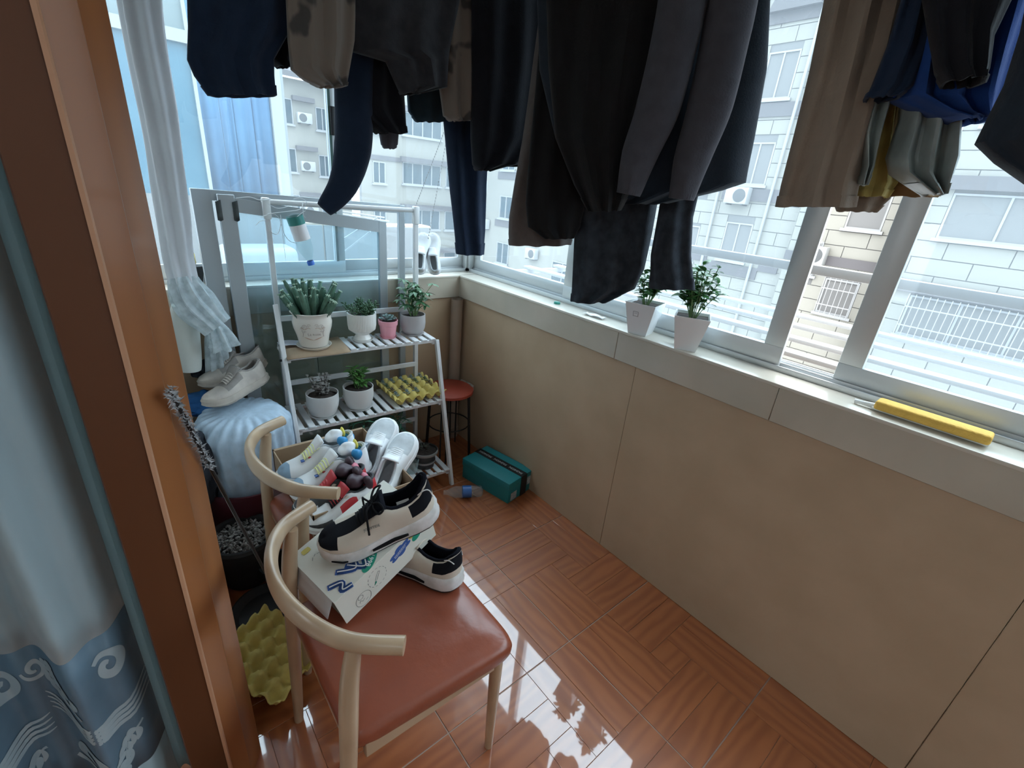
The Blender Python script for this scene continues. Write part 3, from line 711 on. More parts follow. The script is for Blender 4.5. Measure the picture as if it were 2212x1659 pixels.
for k in range(62):
    a = rnd(0, 2 * PI); q = math.sqrt(random.random()); rr = 0.066 * q
    lean = 0.70 * q; d = Vector((math.cos(a) * lean, math.sin(a) * lean, 1))
    base = Vector((math.cos(a) * rr, math.sin(a) * rr, 0.150))
    z = d.normalized(); qm = z.to_track_quat('Z', 'Y').to_matrix().to_4x4()
    put('stem', cms[k % 3], t, Matrix.Translation(base) @ qm @ Matrix.Diagonal((1, 1, rnd(0.95, 1.4) * (1.4 - 0.4 * q), 1)))
# printed ornament on the pot
M_orn = mat('ornament_print', (0.34, 0.27, 0.24), 0.5); M_orn2 = mat('ornament_print_brown', (0.50, 0.34, 0.26), 0.5)
def on_pot(prof2, a, z, off_=0.0006):
    r = lerp([(q, p) for p, q in prof2], z) + off_; return Vector((r * math.cos(a), r * math.sin(a), z))
up = [(0.064, 0.02), (0.071, 0.06), (0.083, 0.10), (0.086, 0.125), (0.081, 0.148)]
face = math.atan2(-2.35 + 0.19, -1.58 + 0.938)
bm = bmesh.new()
def curl(cx, cz, r0, turns, s, th, mi=0, a0=0.0):
    pts = []
    for k in range(22):
        u = k / 21; a = a0 + turns * 2 * PI * u; r = r0 * (1 - 0.8 * u)
        pts.append(on_pot(up, face + cx + s * r * math.cos(a) / 0.08, cz + r * math.sin(a)))
    tube(bm, pts, th, 4, mi=mi)
for s in (-1, 1):
    curl(s * 0.40, 0.118, 0.011, 1.3, s, 0.0007); curl(s * 0.20, 0.124, 0.008, 1.2, -s, 0.0007); curl(s * 0.55, 0.108, 0.008, 1.4, s, 0.0006); curl(s * 0.45, 0.093, 0.006, 1.0, -s, 0.0006)
    tube(bm, [on_pot(up, face + s * (0.12 + 0.5 * u / 8), 0.11 + 0.004 * math.sin(u)) for u in range(9)], 0.0012, 4, mi=1)
    tube(bm, [on_pot(up, face + s * 0.55 * (1 - u / 8), 0.066 - 0.014 * (u / 8)) for u in range(9)], lambda u: 0.0005 + 0.0022 * math.sin(PI * u), 4, mi=1)
    tube(bm, [on_pot(up, face + s * (0.60 - 0.05 * math.sin(u / 2)), 0.10 - 0.034 * (u / 8)) for u in range(9)], 0.0008, 4, mi=0)
o = finish('printed_ornament', bm, [M_orn, M_orn2], t); tag(o, kind='stuff')
Mt = Matrix.Translation(on_pot(up, face + 0.05, 0.082, 0.0008)) @ Matrix.Rotation(face + 0.05 + PI / 2, 4, 'Z') @ Matrix.Rotation(PI / 2 - 0.2, 4, 'X')
textobj('printed_lettering', 'La Rose', 0.017, M_orn, t, Mt)
# cardboard sheet and paper under it
M_card = mat('cardboard', (0.36, 0.25, 0.16), 0.85, var=0.12, scale=12)
bm = bmesh.new()
grid(bm, 10, 6, lambda u, v: Vector((-1.085 + 0.275 * u + 0.02 * v, -0.292 + 0.20 * v - 0.02 * u * (1 - v), Z1 + 0.0015 + 0.002 * math.sin(7 * u) + (0.0 if v > 0 else -0.008))))
cbs = finish('cardboard_sheet', bm, M_card); mo = cbs.modifiers.new('t', 'SOLIDIFY'); mo.thickness = 0.003; mo.offset = 1
tag(cbs, 'flattened brown cardboard sheet under the cactus pot', 'cardboard')
bm = bmesh.new()
grid(bm, 8, 8, lambda u, v: Vector((-1.075 + 0.12 * u, -0.17 + 0.08 * v, Z1 + 0.008 + 0.018 * (1 - u) * (0.5 + 0.5 * math.sin(6 * v + 4 * u)))))
pp = finish('crumpled_paper', bm, mat('lilac_paper', (0.60, 0.60, 0.66), 0.7)); mo = pp.modifiers.new('t', 'SOLIDIFY'); mo.thickness = 0.001
tag(pp, 'crumpled pale paper tucked behind the cactus pot', 'paper')
# ribbed white pedestal pot with sedum
ribf = lambda a, j: (0.0009 * math.sin(a * 56) if 6 <= j <= 8 else 0)
t = pot('fluted white pedestal pot with a dark green sedum', 'potted succulent', (-0.698, -0.182, Z1),
        [(0, 0.006), (0.040, 0.006), (0.043, 0.014), (0.034, 0.030), (0.032, 0.036), (0.045, 0.046), (0.064, 0.062), (0.068, 0.085), (0.0695, 0.135), (0.0695, 0.146), (0.064, 0.146), (0.062, 0.128), (0, 0.125)], M_potw, 0.063, 0.130, (0.054, 0.012), rib=ribf, seg=168)
M_sed = mat('sedum_leaf', (0.07, 0.15, 0.075), 0.5, var=0.3, scale=30)
sed = fat_leaf('leaf', 0.023, 0.010, M_sed, 0.6)
for k in range(24):
    a = rnd(0, 2 * PI); rr = rnd(0.0, 0.038); d = Vector((math.cos(a) * 0.8, math.sin(a) * 0.8, rnd(0.7, 1.3))).normalized(); L = rnd(0.04, 0.080)
    base = Vector((rr * math.cos(a), rr * math.sin(a), 0.130)); bm = bmesh.new(); tube(bm, [base, base + d * L], 0.002, 5); st_ = finish('stem', bm, M_sed, t)
    for q in range(13):
        b = q * 2.4; f = 0.35 + 0.65 * q / 12; side = d.orthogonal().normalized(); side.rotate(Matrix.Rotation(b, 3, d))
        o = put('leaf', sed, st_, dirM(base + d * L * f, side + d * (0.3 + f), 0, rnd(0.8, 1.15)))
# pink pot with echeveria
t = pot('small pink plastic pot with a blue-grey rosette succulent', 'potted succulent', (-0.560, -0.185, Z1),
        [(0, 0.006), (0.034, 0.006), (0.037, 0.01), (0.044, 0.068), (0.048, 0.070), (0.050, 0.094), (0.046, 0.094), (0.044, 0.074), (0, 0.07)], M_pink, 0.045, 0.082, (0.044, 0.010))
M_ech = mat('echeveria_leaf', (0.22, 0.31, 0.30), 0.55, var=0.25, scale=20)
ech = fat_leaf('leaf', 0.048, 0.024, M_ech, 0.35)
for (ox, oy, s) in ((-0.006, 0.0, 1.0), (0.024, 0.012, 0.7)):
    for q in range(15):
        b = q * 2.4; el = 0.25 + 1.0 * q / 15
        put('leaf', ech, t, dirM(Vector((ox, oy, 0.088 + 0.001 * q)), (math.cos(b) * math.cos(el), math.sin(b) * math.cos(el), math.sin(el)), 0, s * (1.0 - 0.035 * q)))
# grey pot with umbrella plant
t = pot('warm grey round pot with a leafy green umbrella plant at the shelf end', 'potted plant', (-0.415, -0.182, Z1),
        [(0, 0.006), (0.046, 0.006), (0.054, 0.016), (0.064, 0.04), (0.067, 0.065), (0.065, 0.112), (0.061, 0.112), (0.062, 0.09), (0, 0.085)], M_potg, 0.060, 0.098, (0.062, 0.010))
M_lf = mat('umbrella_leaf', (0.075, 0.20, 0.085), 0.4, var=0.35, scale=15); M_stem = mat('green_stem', (0.16, 0.26, 0.10), 0.6)
lf1 = leafmesh('leaf', 0.052, 0.021, M_lf, 0.35)
for k in range(27):
    a = rnd(0, 2 * PI); H = rnd(0.05, 0.17); R_ = rnd(0.01, 0.085) * (1.25 - H * 2)
    if k == 0: a, H, R_ = -0.05, 0.165, 0.115
    if k == 1: a, H, R_ = 2.4, 0.185, 0.05
    top = Vector((math.cos(a) * R_, math.sin(a) * R_, 0.10 + H)); b0 = Vector((math.cos(a) * 0.015, math.sin(a) * 0.015, 0.098))
    bm = bmesh.new(); tube(bm, smoothpath([b0, (b0 + top) / 2 + Vector((0, 0, 0.02)), top], 4), 0.0015, 5); st_ = finish('stem', bm, M_stem, t)
    for q in range(7):
        b = a + q * 2 * PI / 7 + rnd(-0.2, 0.2); put('leaf', lf1, st_, dirM(top, (math.cos(b), math.sin(b), rnd(-0.25, 0.35)), rnd(-0.3, 0.3), rnd(0.65, 1.05)))
# shelf two: two matt white bowls
def bowl(label, loc, kind):
    return pot(label, 'potted plant', loc, [(0, 0.006), (0.052, 0.006), (0.060, 0.016), (0.071, 0.05), (0.074, 0.075), (0.074, 0.118), (0.070, 0.118), (0.069, 0.095), (0, 0.09)], M_potm, 0.069, 0.100, (0.069, 0.011))
t = bowl('matt white bowl pot with a thin pale-leaved plant in dark soil', (-0.940, -0.258, Z2), 0)
M_pale = mat('pale_leaf', (0.42, 0.40, 0.37), 0.7, var=0.4, scale=30); M_twig = mat('dark_twig', (0.05, 0.04, 0.035), 0.9)
pl1 = leafmesh('leaf', 0.018, 0.014, M_pale, 0.2, nu=4)
for k in range(19):
    a = rnd(0, 2 * PI); top = Vector((math.cos(a) * rnd(0.01, 0.05) - 0.01, math.sin(a) * rnd(0.01, 0.04), 0.100 + rnd(0.05, 0.115))); b0 = Vector((rnd(-0.03, 0.02), rnd(-0.02, 0.02), 0.1))
    pts = smoothpath([b0, (b0 + top) / 2 + Vector((rnd(-.01, .01), rnd(-.01, .01), 0)), top], 4); bm = bmesh.new(); tube(bm, pts, 0.0013, 5); st_ = finish('stem', bm, M_twig, t)
    for q in range(8):
        b = q * 2.4; put('leaf', pl1, st_, dirM(pts[min(len(pts) - 1, 2 + q)], (math.cos(b), math.sin(b), 0.3), 0, rnd(0.7, 1.2)))
t = bowl('chipped matt white bowl pot with bright green glossy leaves', (-0.764, -0.262, Z2), 1)
M_lf2 = mat('bright_leaf', (0.10, 0.26, 0.06), 0.4, var=0.35, scale=15)
lf2 = leafmesh('leaf', 0.048, 0.019, M_lf2, 0.25)
for k in range(13):
    a = rnd(-0.6, 2.6); top = Vector((0.01 + math.cos(a) * rnd(0.02, 0.06), math.sin(a) * 0.03, 0.100 + rnd(0.03, 0.11))); b0 = Vector((rnd(-0.01, 0.03), rnd(-0.01, 0.02), 0.1))
    pts = smoothpath([b0, (b0 + top) / 2, top], 4); bm = bmesh.new(); tube(bm, pts, 0.0017, 5); st_ = finish('stem', bm, M_stem, t)
    for q in range(9):
        b = q * 2.4; put('leaf', lf2, st_, dirM(pts[-1 - (q % 4)], (math.cos(b), math.sin(b), rnd(-0.1, 0.7)), 0, rnd(0.6, 1.1)))
# yellow pulp egg trays
M_egg = mat('yellow_pulp', (0.68, 0.55, 0.17), 0.85, var=0.12, scale=25, bump=0.3, bscale=200)
def eggtray(label, loc, rot):
    bm = bmesh.new(); n = 5; S = 0.29; res = 42
    def h(x, y):
        a = math.cos(x * n * 2 * PI); b = math.cos(y * n * 2 * PI)
        v = (a + b) / 2
        return 0.022 + 0.021 * max(-1, min(1, v * 1.5))
    grid(bm, res, res, lambda u, v: Vector(((u - 0.5) * S, (v - 0.5) * S, h(u, v))))
    o = finish('egg_tray', bm, M_egg, None, True, 60); o.location = loc; o.rotation_euler = rot
    mo = o.modifiers.new('t', 'SOLIDIFY'); mo.thickness = 0.0025; tag(o, label, 'egg tray'); return o
eggtray('yellow pulp egg tray planted with small succulents on the middle shelf', (-0.452, -0.228, Z2 + 0.004), (0, 0, math.radians(-2)))
eggtray('empty yellow pulp egg tray standing tilted on the floor behind the near chair', (-1.435, -1.085, 0.055), (0.16, 0.18, math.radians(38)))
M_s1 = mat('succulent_green', (0.13, 0.20, 0.12), 0.6, var=0.4, scale=30); M_s2 = mat('succulent_blue', (0.24, 0.33, 0.34), 0.6, var=0.3, scale=30); M_s3 = mat('succulent_brown', (0.20, 0.16, 0.10), 0.7, var=0.4, scale=30)
sl = [fat_leaf('leaf', 0.020, 0.011, m_, 0.4) for m_ in (M_s1, M_s2, M_s3)]
names = {0: 'green', 1: 'blue-grey', 2: 'brownish'}
cnt = 0
for gi in range(5):
    for gj in range(1, 5):
        if (gi + gj * 2) % 7 == 0: continue
        kx = -0.452 - 0.145 + 0.058 * (gi + 0.5) + rnd(-.004, .004); ky = -0.228 - 0.145 + 0.058 * (gj + 0.5)
        if gj == 1 and gi > 2: continue
        kk = (gi * 3 + gj) % 3
        t = thing('succulent', names[kk] + ' rosette succulent growing in a cup of the yellow egg tray', 'succulent', (kx, ky, Z2 + 0.017), group='%s succulents in the yellow egg tray' % names[kk])
        for q in range(12):
            b = q * 2.4; el = 0.2 + 1.1 * q / 12; put('leaf', sl[kk], t, dirM(Vector((0, 0, 0.008 + 0.0015 * q)), (math.cos(b) * math.cos(el), math.sin(b) * math.cos(el), math.sin(el)), 0, 1.15 - 0.04 * q))
# bottom tier
t = pot('dark plastic pot with a pale rim band and a dying plant on the bottom shelf', 'potted plant', (-0.455, -0.395, Z3),
        [(0, 0), (0.052, 0), (0.056, 0.03), (0.060, 0.031), (0.060, 0.045), (0.057, 0.047), (0.062, 0.085), (0.072, 0.088), (0.074, 0.104), (0.068, 0.104), (0.066, 0.09), (0, 0.085)], mat('dark_pot', (0.030, 0.032, 0.034), 0.5), 0.066, 0.094)
bm = bmesh.new(); lathe(bm, [(0.0605, 0.033), (0.061, 0.044)], 36); finish('rim_band', bm, mat('pale_band', (0.30, 0.30, 0.30), 0.6), t)
bm = bmesh.new(); lathe(bm, [(0.0745, 0.090), (0.0750, 0.103), (0.071, 0.1055)], 36); finish('rim', bm, mat('pale_rim', (0.24, 0.23, 0.22), 0.6), t)
dl = leafmesh('leaf', 0.018, 0.012, mat('dark_leaf', (0.05, 0.055, 0.04), 0.8), 0.3, nu=4)
for q in range(16):
    b = q * 2.4; put('leaf', dl, t, dirM(Vector((math.cos(b) * 0.015, math.sin(b) * 0.015, 0.10 + 0.002 * q)), (math.cos(b), math.sin(b), 0.9), 0, 1))
M_fern = mat('fern_leaf', (0.05, 0.17, 0.11), 0.6, var=0.3, scale=15); fl_ = leafmesh('leaf', 0.06, 0.009, M_fern, 0.5, nu=4)
for (lx, ly, lab, sc, nst) in ((-0.60, -0.27, 'feathery dark green plant in a plastic tub under the middle shelf', 1.25, 20), (-0.76, -0.30, 'arching green plant behind the cardboard box on the bottom shelf', 1.35, 11)):
    t = pot(lab, 'potted plant', (lx, ly, Z3), [(0, 0), (0.055, 0), (0.070, 0.11), (0.066, 0.11), (0.06, 0.09), (0, 0.09)], mat('teal_tub', (0.10, 0.20, 0.20), 0.3), 0.062, 0.095)
    for k in range(nst):
        a = rnd(0, 2 * PI); H = rnd(0.06, 0.19) * sc; R_ = rnd(0.03, 0.10) * sc
        top = Vector((math.cos(a) * R_, math.sin(a) * R_ * 0.7, 0.10 + H)); b0 = Vector((math.cos(a) * 0.02, math.sin(a) * 0.02, 0.095))
        pts = smoothpath([b0, b0 * 0.3 + top * 0.7 + Vector((0, 0, 0.03)), top], 5); bm = bmesh.new(); tube(bm, pts, 0.0014, 5); st_ = finish('stem', bm, M_stem, t)
        for q in range(9):
            b = q * 2.6; put('leaf', fl_, st_, dirM(pts[2 + q % (len(pts) - 2)], (math.cos(b), math.sin(b), 0.35), 0, rnd(0.55, 0.9) * sc))
t = thing('plastic_cup', 'small clear plastic cup beside the dark pot on the bottom shelf', 'cup', (-0.545, -0.42, Z3))
bm = bmesh.new(); lathe(bm, [(0, 0), (0.028, 0), (0.037, 0.075), (0.0365, 0.075), (0.027, 0.002), (0, 0.002)], 24); finish('cup_wall', bm, film('clear_plastic', (0.75, 0.85, 0.88), 0.22, 0.1, 0.1), t)
# white tapered planters on the right sill
M_mugf = mat('planter_white', (0.84, 0.86, 0.88), 0.3)
M_lf3 = mat('waxy_leaf', (0.085, 0.25, 0.08), 0.25, var=0.35, scale=20); lf3 = leafmesh('leaf', 0.042, 0.023, M_lf3, 0.22, 0.25)
def planter(label, loc, rz, logo):
    t = thing('square_planter', label, 'potted plant', loc, (0, 0, rz))
    H = 0.130; b = 0.038; a = 0.063; th = 0.003
    bm = bmesh.new()
    def ring(s, z): return [bm.verts.new((sx_ * s, sy_ * s, z)) for sx_, sy_ in ((-1, -1), (1, -1), (1, 1), (-1, 1))]
    rs = [ring(b, 0), ring(a, H), ring(a - th, H), ring(a - 0.008, H - 0.014)]
    bm.faces.new(rs[0])
    for p, q in zip(rs, rs[1:]):
        for k in range(4): bm.faces.new((p[k], p[(k + 1) % 4], q[(k + 1) % 4], q[k]))
    bm.faces.new(rs[-1]); finish('pot', bm, M_mugf, t, False)
    bm = bmesh.new(); grid(bm, 8, 8, lambda u, v: Vector(((u - .5) * 2 * (a - .006), (v - .5) * 2 * (a - .006), H - 0.010 + 0.003 * noise.noise(Vector((u * 9, v * 9, 3)))))); finish('soil', bm, M_soil, t)
    if logo:
        bm = bmesh.new(); Mx = Matrix.Translation((-0.0425, 0.012, 0.078)) @ Matrix.Rotation(math.atan2(a - b, H), 4, 'Y')
        Mx = Matrix.Translation((-(b + (a - b) * 0.66) - 0.0006, 0.014, 0.086)) @ Matrix.Rotation(-math.atan2(a - b, H), 4, 'Y')
        for (y0, y1, z0, z1) in ((-0.011, 0.011, 0.009, 0.0105), (-0.011, 0.011, -0.0105, -0.009), (-0.011, -0.0095, -0.010, 0.010), (0.0095, 0.011, -0.010, 0.010), (-0.006, 0.006, 0.002, 0.003)): box(bm, -0.0003, 0.0003, y0, y1, z0, z1, 0, Mx)
        finish('square_emblem', bm, mat('emblem_grey', (0.30, 0.30, 0.33), 0.5), t, False)
    return t, H
for i, (lab, loc, rz, logo, hh, nst) in enumerate((('white square tapered planter with a small square emblem, half hidden by the trouser leg', (0.040, -1.290, SILL), 0.24, True, 0.15, 18), ('plain white square tapered planter with a leafy shrub, nearer one on the right sill', (0.040, -1.500, SILL), 0.50, False, 0.185, 24))):
    t, H = planter(lab, loc, rz, logo)
    for k in range(nst):
        a = rnd(0, 2 * PI); top = Vector((math.cos(a) * rnd(0.02, 0.085), math.sin(a) * rnd(0.02, 0.085), H + rnd(0.05, hh))); b0 = Vector((math.cos(a) * 0.014, math.sin(a) * 0.012, H - 0.01))
        pts = smoothpath([b0, (b0 + top) / 2 + Vector((0, 0, 0.01)), top], 4); bm = bmesh.new(); tube(bm, pts, 0.0016, 5); st_ = finish('stem', bm, M_stem, t)
        for q in range(11):
            b = q * 2.4 + k; put('leaf', lf3, st_, dirM(pts[-1 - (q % 6)], (math.cos(b), math.sin(b), rnd(-0.1, 0.8)), rnd(-.4, .4), rnd(0.65, 1.1)))
# ------------------------------------------------------------------ chairs
M_ash = wood('pale_ash_wood', (0.50, 0.36, 0.235), (0.42, 0.295, 0.19), scale=(1.5, 1.5, 1.5), rough=0.35, coat=0.2, wav=2, dist=8)
M_leather = mat('rust_leatherette', (0.27, 0.070, 0.036), 0.30, var=0.18, scale=9, bump=0.35, bscale=22, c2=(0.235, 0.062, 0.034), coat=0.15)
def chair(label, loc):
    t = thing('armchair', label, 'chair', loc, group=None)
    # seat pad
    bm = bmesh.new()
    n = 26
    def outline(u):
        a = 2 * PI * u; c, s = math.cos(a), math.sin(a); p = 0.16
        x = math.copysign(abs(c) ** p, c); y = math.copysign(abs(s) ** p, s)
        hy = 0.236 if x > 0 else 0.215; return Vector((0.002 + x * 0.226, y * (0.2300 + 0.0150 * x), 0))
    prof_ = [(0.985, -0.048), (1.0, -0.036), (1.005, -0.016), (0.985, -0.002), (0.93, 0.006), (0.6, 0.010), (0.25, 0.009)]
    N = 96; rings = []
    for s, z in prof_:
        rings.append([bm.verts.new((outline(k / N).x * s, outline(k / N).y * s, 0.455 + z + (0.0022 * noise.noise(Vector((outline(k / N).x * s * 11, outline(k / N).y * s * 11, 2))) if s < 0.99 else 0))) for k in range(N)])
    for a, b in zip(rings, rings[1:]):
        for k in range(N): bm.faces.new((a[k], a[(k + 1) % N], b[(k + 1) % N], b[k]))
    c = bm.verts.new((0, 0, 0.463))
    for k in range(N): bm.faces.new((rings[-1][k], rings[-1][(k + 1) % N], c))
    bm.faces.new(rings[0]); finish('seat', bm, M_leather, t, True, 60)
    bar('apron', (0.185, -0.20, 0.392), (0.185, 0.20, 0.392), 0.05, 0.020, M_ash, t)
    bar('apron', (-0.195, -0.19, 0.392), (-0.195, 0.19, 0.392), 0.05, 0.020, M_ash, t)
    for s in (-1, 1): bar('apron', (-0.19, s * 0.205, 0.392), (0.18, s * 0.212, 0.392), 0.020, 0.05, M_ash, t)
    for s in (-1, 1):
        bm = bmesh.new(); tube(bm, [(0.188, s * 0.212, 0), (0.186, s * 0.212, 0.2), (0.184, s * 0.212, 0.408)], lambda u: 0.0125 + 0.006 * u, 20); finish('leg', bm, M_ash, t)
        bm = bmesh.new(); tube(bm, smoothpath([(-0.245, s * 0.200, 0), (-0.225, s * 0.205, 0.40), (-0.212, s * 0.206 + 0.006, 0.60), (-0.195, s * 0.206 + 0.010, 0.715)], 5), lambda u: 0.013 + 0.0075 * math.sin(PI * min(1, u * 0.9)) , 20); finish('leg', bm, M_ash, t)
    # horseshoe back rail
    pts = [(-0.118, -0.262, 0.730), (-0.205, -0.188, 0.730), (-0.258, -0.092, 0.735), (-0.279, 0.015, 0.738), (-0.264, 0.125, 0.735), (-0.214, 0.215, 0.730), (-0.128, 0.262, 0.730)]
    bm = bmesh.new(); tube(bm, smoothpath(pts, 8), lambda u: (0.0185 - 0.004 * math.sin(PI * u), 0.0185 + 0.012 * math.sin(PI * u) ** 2), 22); finish('back_rail', bm, M_ash, t)
    return t
CH = chair('near pale wood armchair with rust leatherette seat holding a tilted shoebox and sneaker', (-1.165, -1.505, 0))
CH2 = copytree(CH, loc=(-1.095, -0.965, 0), label='far pale wood horseshoe armchair with the open cardboard box of shoes on it')

# ------------------------------------------------------------------ shoes
def rot3(a, p, r):
    return Matrix.Rotation(a, 4, 'Z') @ Matrix.Rotation(-p, 4, 'Y') @ Matrix.Rotation(r, 4, 'X')
WTAB = [(0, 0), (0.012, 0.34), (0.04, 0.56), (0.10, 0.74), (0.22, 0.80), (0.42, 0.76), (0.58, 0.88), (0.72, 1.0), (0.84, 0.95), (0.92, 0.78), (0.97, 0.52), (0.99, 0.32), (1, 0)]
HTAB = [(0, 0.078), (0.06, 0.080), (0.2, 0.062), (0.33, 0.066), (0.42, 0.086), (0.50, 0.078), (0.62, 0.058), (0.75, 0.042), (0.88, 0.032), (0.96, 0.020), (1, 0.008)]
def shoe(label, cat, M, L, W, sole, H, mats, colf, lace=None, group=None, name='sneaker', lining=None, tongue=None, stripe=None, tuck=0.50, bow=False, rugged=0.0, mid=None, nl=5, knob=None, lift=0.0, tab=0.0):
    """mats: list of upper materials; colf(s, t, side) picks one; sole: (height, midsole material, outsole material)"""
    t = thing(name, label, cat, M.to_translation(), M.to_3x3().to_4x4(), group)
    sh, msole, mout = sole; N = 64
    def foot(k, f=1.0):
        a = 2 * PI * k / N; s = (1 - math.cos(a)) / 2; side = 1 if a < PI else -1
        wv = lerp(WTAB, s) * W / 2 * f; 
        bend = 0.008 * math.sin(PI * s)
        return s, side, Vector(((s - 0.5) * L, side * wv + bend, 0))
    def lz(s): return lift * max(0, 0.62 - s) / 0.62
    def spring(s): return 0.014 * max(0, (s - 0.72) / 0.28) ** 2 + 0.004 * max(0, (0.1 - s) / 0.1)
    # sole
    def loops(levels, f0, mm, nm, zig=0):
        bm = bmesh.new(); rg = []
        for z, f in levels:
            ring = []
            for k in range(N):
                s, side, p = foot(k, f0 * f); x = p.x + (0.006 * (f - 1) * 30) * (s - 0.5)
                ring.append(bm.verts.new((x, p.y, z * (1 + lz(s) / sh) + spring(s) + (zig * math.sin(s * 60) if z < 0.001 else 0))))
            rg.append(ring)
        for a, b in zip(rg, rg[1:]):
            for k in range(N): bm.faces.new((a[k], a[(k + 1) % N], b[(k + 1) % N], b[k]))
        bm.faces.new(rg[0]); bm.faces.new(rg[-1][::-1]); return finish(nm, bm, mm, t, True, 50)
    loops([(0.0, 0.95), (0.002, 1.0), (0.007, 1.01)], 1.04, mout, 'outsole', 0.0015)
    loops([(0.0065, 1.03), (sh * 0.3, 1.09), (sh * 0.55, 1.05), (sh * 0.8, 1.07), (sh, 1.0)], 1.04, msole, 'midsole')
    # upper
    OP = tuck
    def wt(s):
        if s < OP - 0.1: return 0.56 + 0.1 * max(0, 0.1 - s) * 10
        if s < OP + 0.06: return 0.56 * (1 - (s - OP + 0.1) / 0.16) ** 0.7
        return 0.0
    T = 10
    def up_(k, tt, off_=0.0, inw=1.0):
        s, side, p = foot(k); h = lerp(HTAB, s) * H / 0.08 + lz(s) + tab * max(0, 0.10 - s) * 10
        g = math.sin(tt * PI / 2); w_ = wt(s); f = (w_ + (1 - w_) * math.cos(tt * PI / 2) ** 0.75) if tt < 1 else w_
        x = p.x * (1 - (0.10 if s > 0.5 else 0.05) * tt * tt)
        bulge = 1 + 0.03 * math.sin(PI * tt)
        y = (p.y) * f * bulge * inw + (0.008 * math.sin(PI * s)) * (1 - f)
        z = sh - 0.002 + spring(s) + h * g + off_
        if rugged: 
            nn = noise.noise(Vector((x * 28, y * 28, z * 28 + len(label)))) * rugged; x += nn; y += nn; z += nn * 0.6 * tt
        return Vector((x, y, z))
    bm = bmesh.new(); rg = [[bm.verts.new(up_(k, j / T)) for k in range(N)] for j in range(T + 1)]
    for j in range(T):
        for k in range(N):
            f = bm.faces.new((rg[j][k], rg[j][(k + 1) % N], rg[j + 1][(k + 1) % N], rg[j + 1][k]))
            s, side, _p = foot(k + 0.5); f.material_index = colf(s, (j + 0.5) / T, side)
    bmesh.ops.remove_doubles(bm, verts=bm.verts, dist=0.0004)
    u_ = finish('upper', bm, mats, t, True, 60)
    # lining: from the collar rim down to the insole
    bm = bmesh.new(); ks = [k for k in range(N) if foot(k)[0] <= OP + 0.05]
    ks = sorted(ks, key=lambda k: (k if k <= N / 2 else k - N)); rows = []
    for d, inw in ((0, 1.0), (0.004, 0.93), (0.3, 0.95), (0.75, 1.15), (1.0, 1.1)):
        row = []
        for k in ks:
            p = up_(k, 1.0); z0 = sh + 0.004 + lz(foot(k)[0]) * 0.6; z = p.z + (0.003 if d == 0.004 else 0) - (p.z - z0) * d
            x = p.x * (1 - 0.06 * min(1, inw)) if d > 0 else p.x
            row.append(bm.verts.new((x, p.y * inw, z)))
        rows.append(row)
    for a, b in zip(rows, rows[1:]):
        for k in range(len(ks) - 1): bm.faces.new((a[k], a[k + 1], b[k + 1], b[k]))
    bm.faces.new(rows[-1]); finish('lining', bm, lining or mats[0], t, True, 60)
    bm = bmesh.new(); tube(bm, [up_(k, 1.0, 0.001) for k in ks], 0.0045, 8); finish('padded_collar', bm, lining or mats[0], t)
    # tongue
    hx = lambda s: lerp(HTAB, s) * H / 0.08 + sh
    bm = bmesh.new()
    def tg(u, v):
        s = OP + 0.16 - 0.24 * v; wdt = (0.018 + 0.012 * v) * W / 0.1; z = hx(s) + 0.002 + 0.030 * max(0, v - 0.45) ** 1.2 + 0.003
        a = (u - 0.5) * 2; return Vector(((s - 0.5) * L * 0.95 , a * wdt + 0.007, z - 0.006 * a * a))
    grid(bm, 7, 9, tg); o = finish('tongue', bm, tongue or mats[0], t); mo = o.modifiers.new('t', 'SOLIDIFY'); mo.thickness = 0.005; mo.offset = 0
    if lace:
        ml = lace
        for q in range(nl):
            s = OP + 0.17 - 0.036 * q; s2 = s + 0.018; z = hx(s) + 0.006
            ww = (0.021 + 0.0012 * q) * W / 0.1
            for sg in (-1, 1):
                pts = [Vector(((s - 0.5) * L * 0.95, -sg * ww + 0.007, z - 0.006)), Vector(((s + s2 - 1) / 2 * L * 0.95, 0.007, z + 0.002 + 0.001 * sg)), Vector(((s2 - 0.5) * L * 0.95, sg * ww + 0.007, z - 0.008))]
                bm = bmesh.new(); tube(bm, smoothpath(pts, 4), 0.0024, 6, flat=0.6); finish('lace', bm, ml, t)
        if bow:
            s = OP + 0.02; b0 = Vector(((s - 0.5) * L * 0.95, 0.007, hx(s) + 0.012))
            for sg, ln in ((-1, 1.0), (1, 0.8)):
                loop = [b0, b0 + Vector((-0.02, sg * 0.020, 0.018)) * ln, b0 + Vector((-0.030, sg * 0.045, 0.010)) * ln, b0 + Vector((-0.012, sg * 0.050, 0.0)) * ln, b0 + Vector((0.0, sg * 0.02, 0.002)), b0]
                bm = bmesh.new(); tube(bm, smoothpath(loop, 6), 0.0031, 6); finish('lace_loop', bm, ml, t)
                tail = [b0, b0 + Vector((0.018, sg * 0.022, 0.006)), b0 + Vector((0.024, sg * 0.044, -0.014)), b0 + Vector((0.030, sg * 0.054, -0.050 * ln - 0.01))]
                bm = bmesh.new(); tube(bm, smoothpath(tail, 6), 0.0030, 6); finish('lace_end', bm, ml, t)
            bm = bmesh.new(); bmesh.ops.create_uvsphere(bm, u_segments=10, v_segments=8, radius=0.006, matrix=Matrix.Translation(b0)); finish('lace_knot', bm, ml, t)
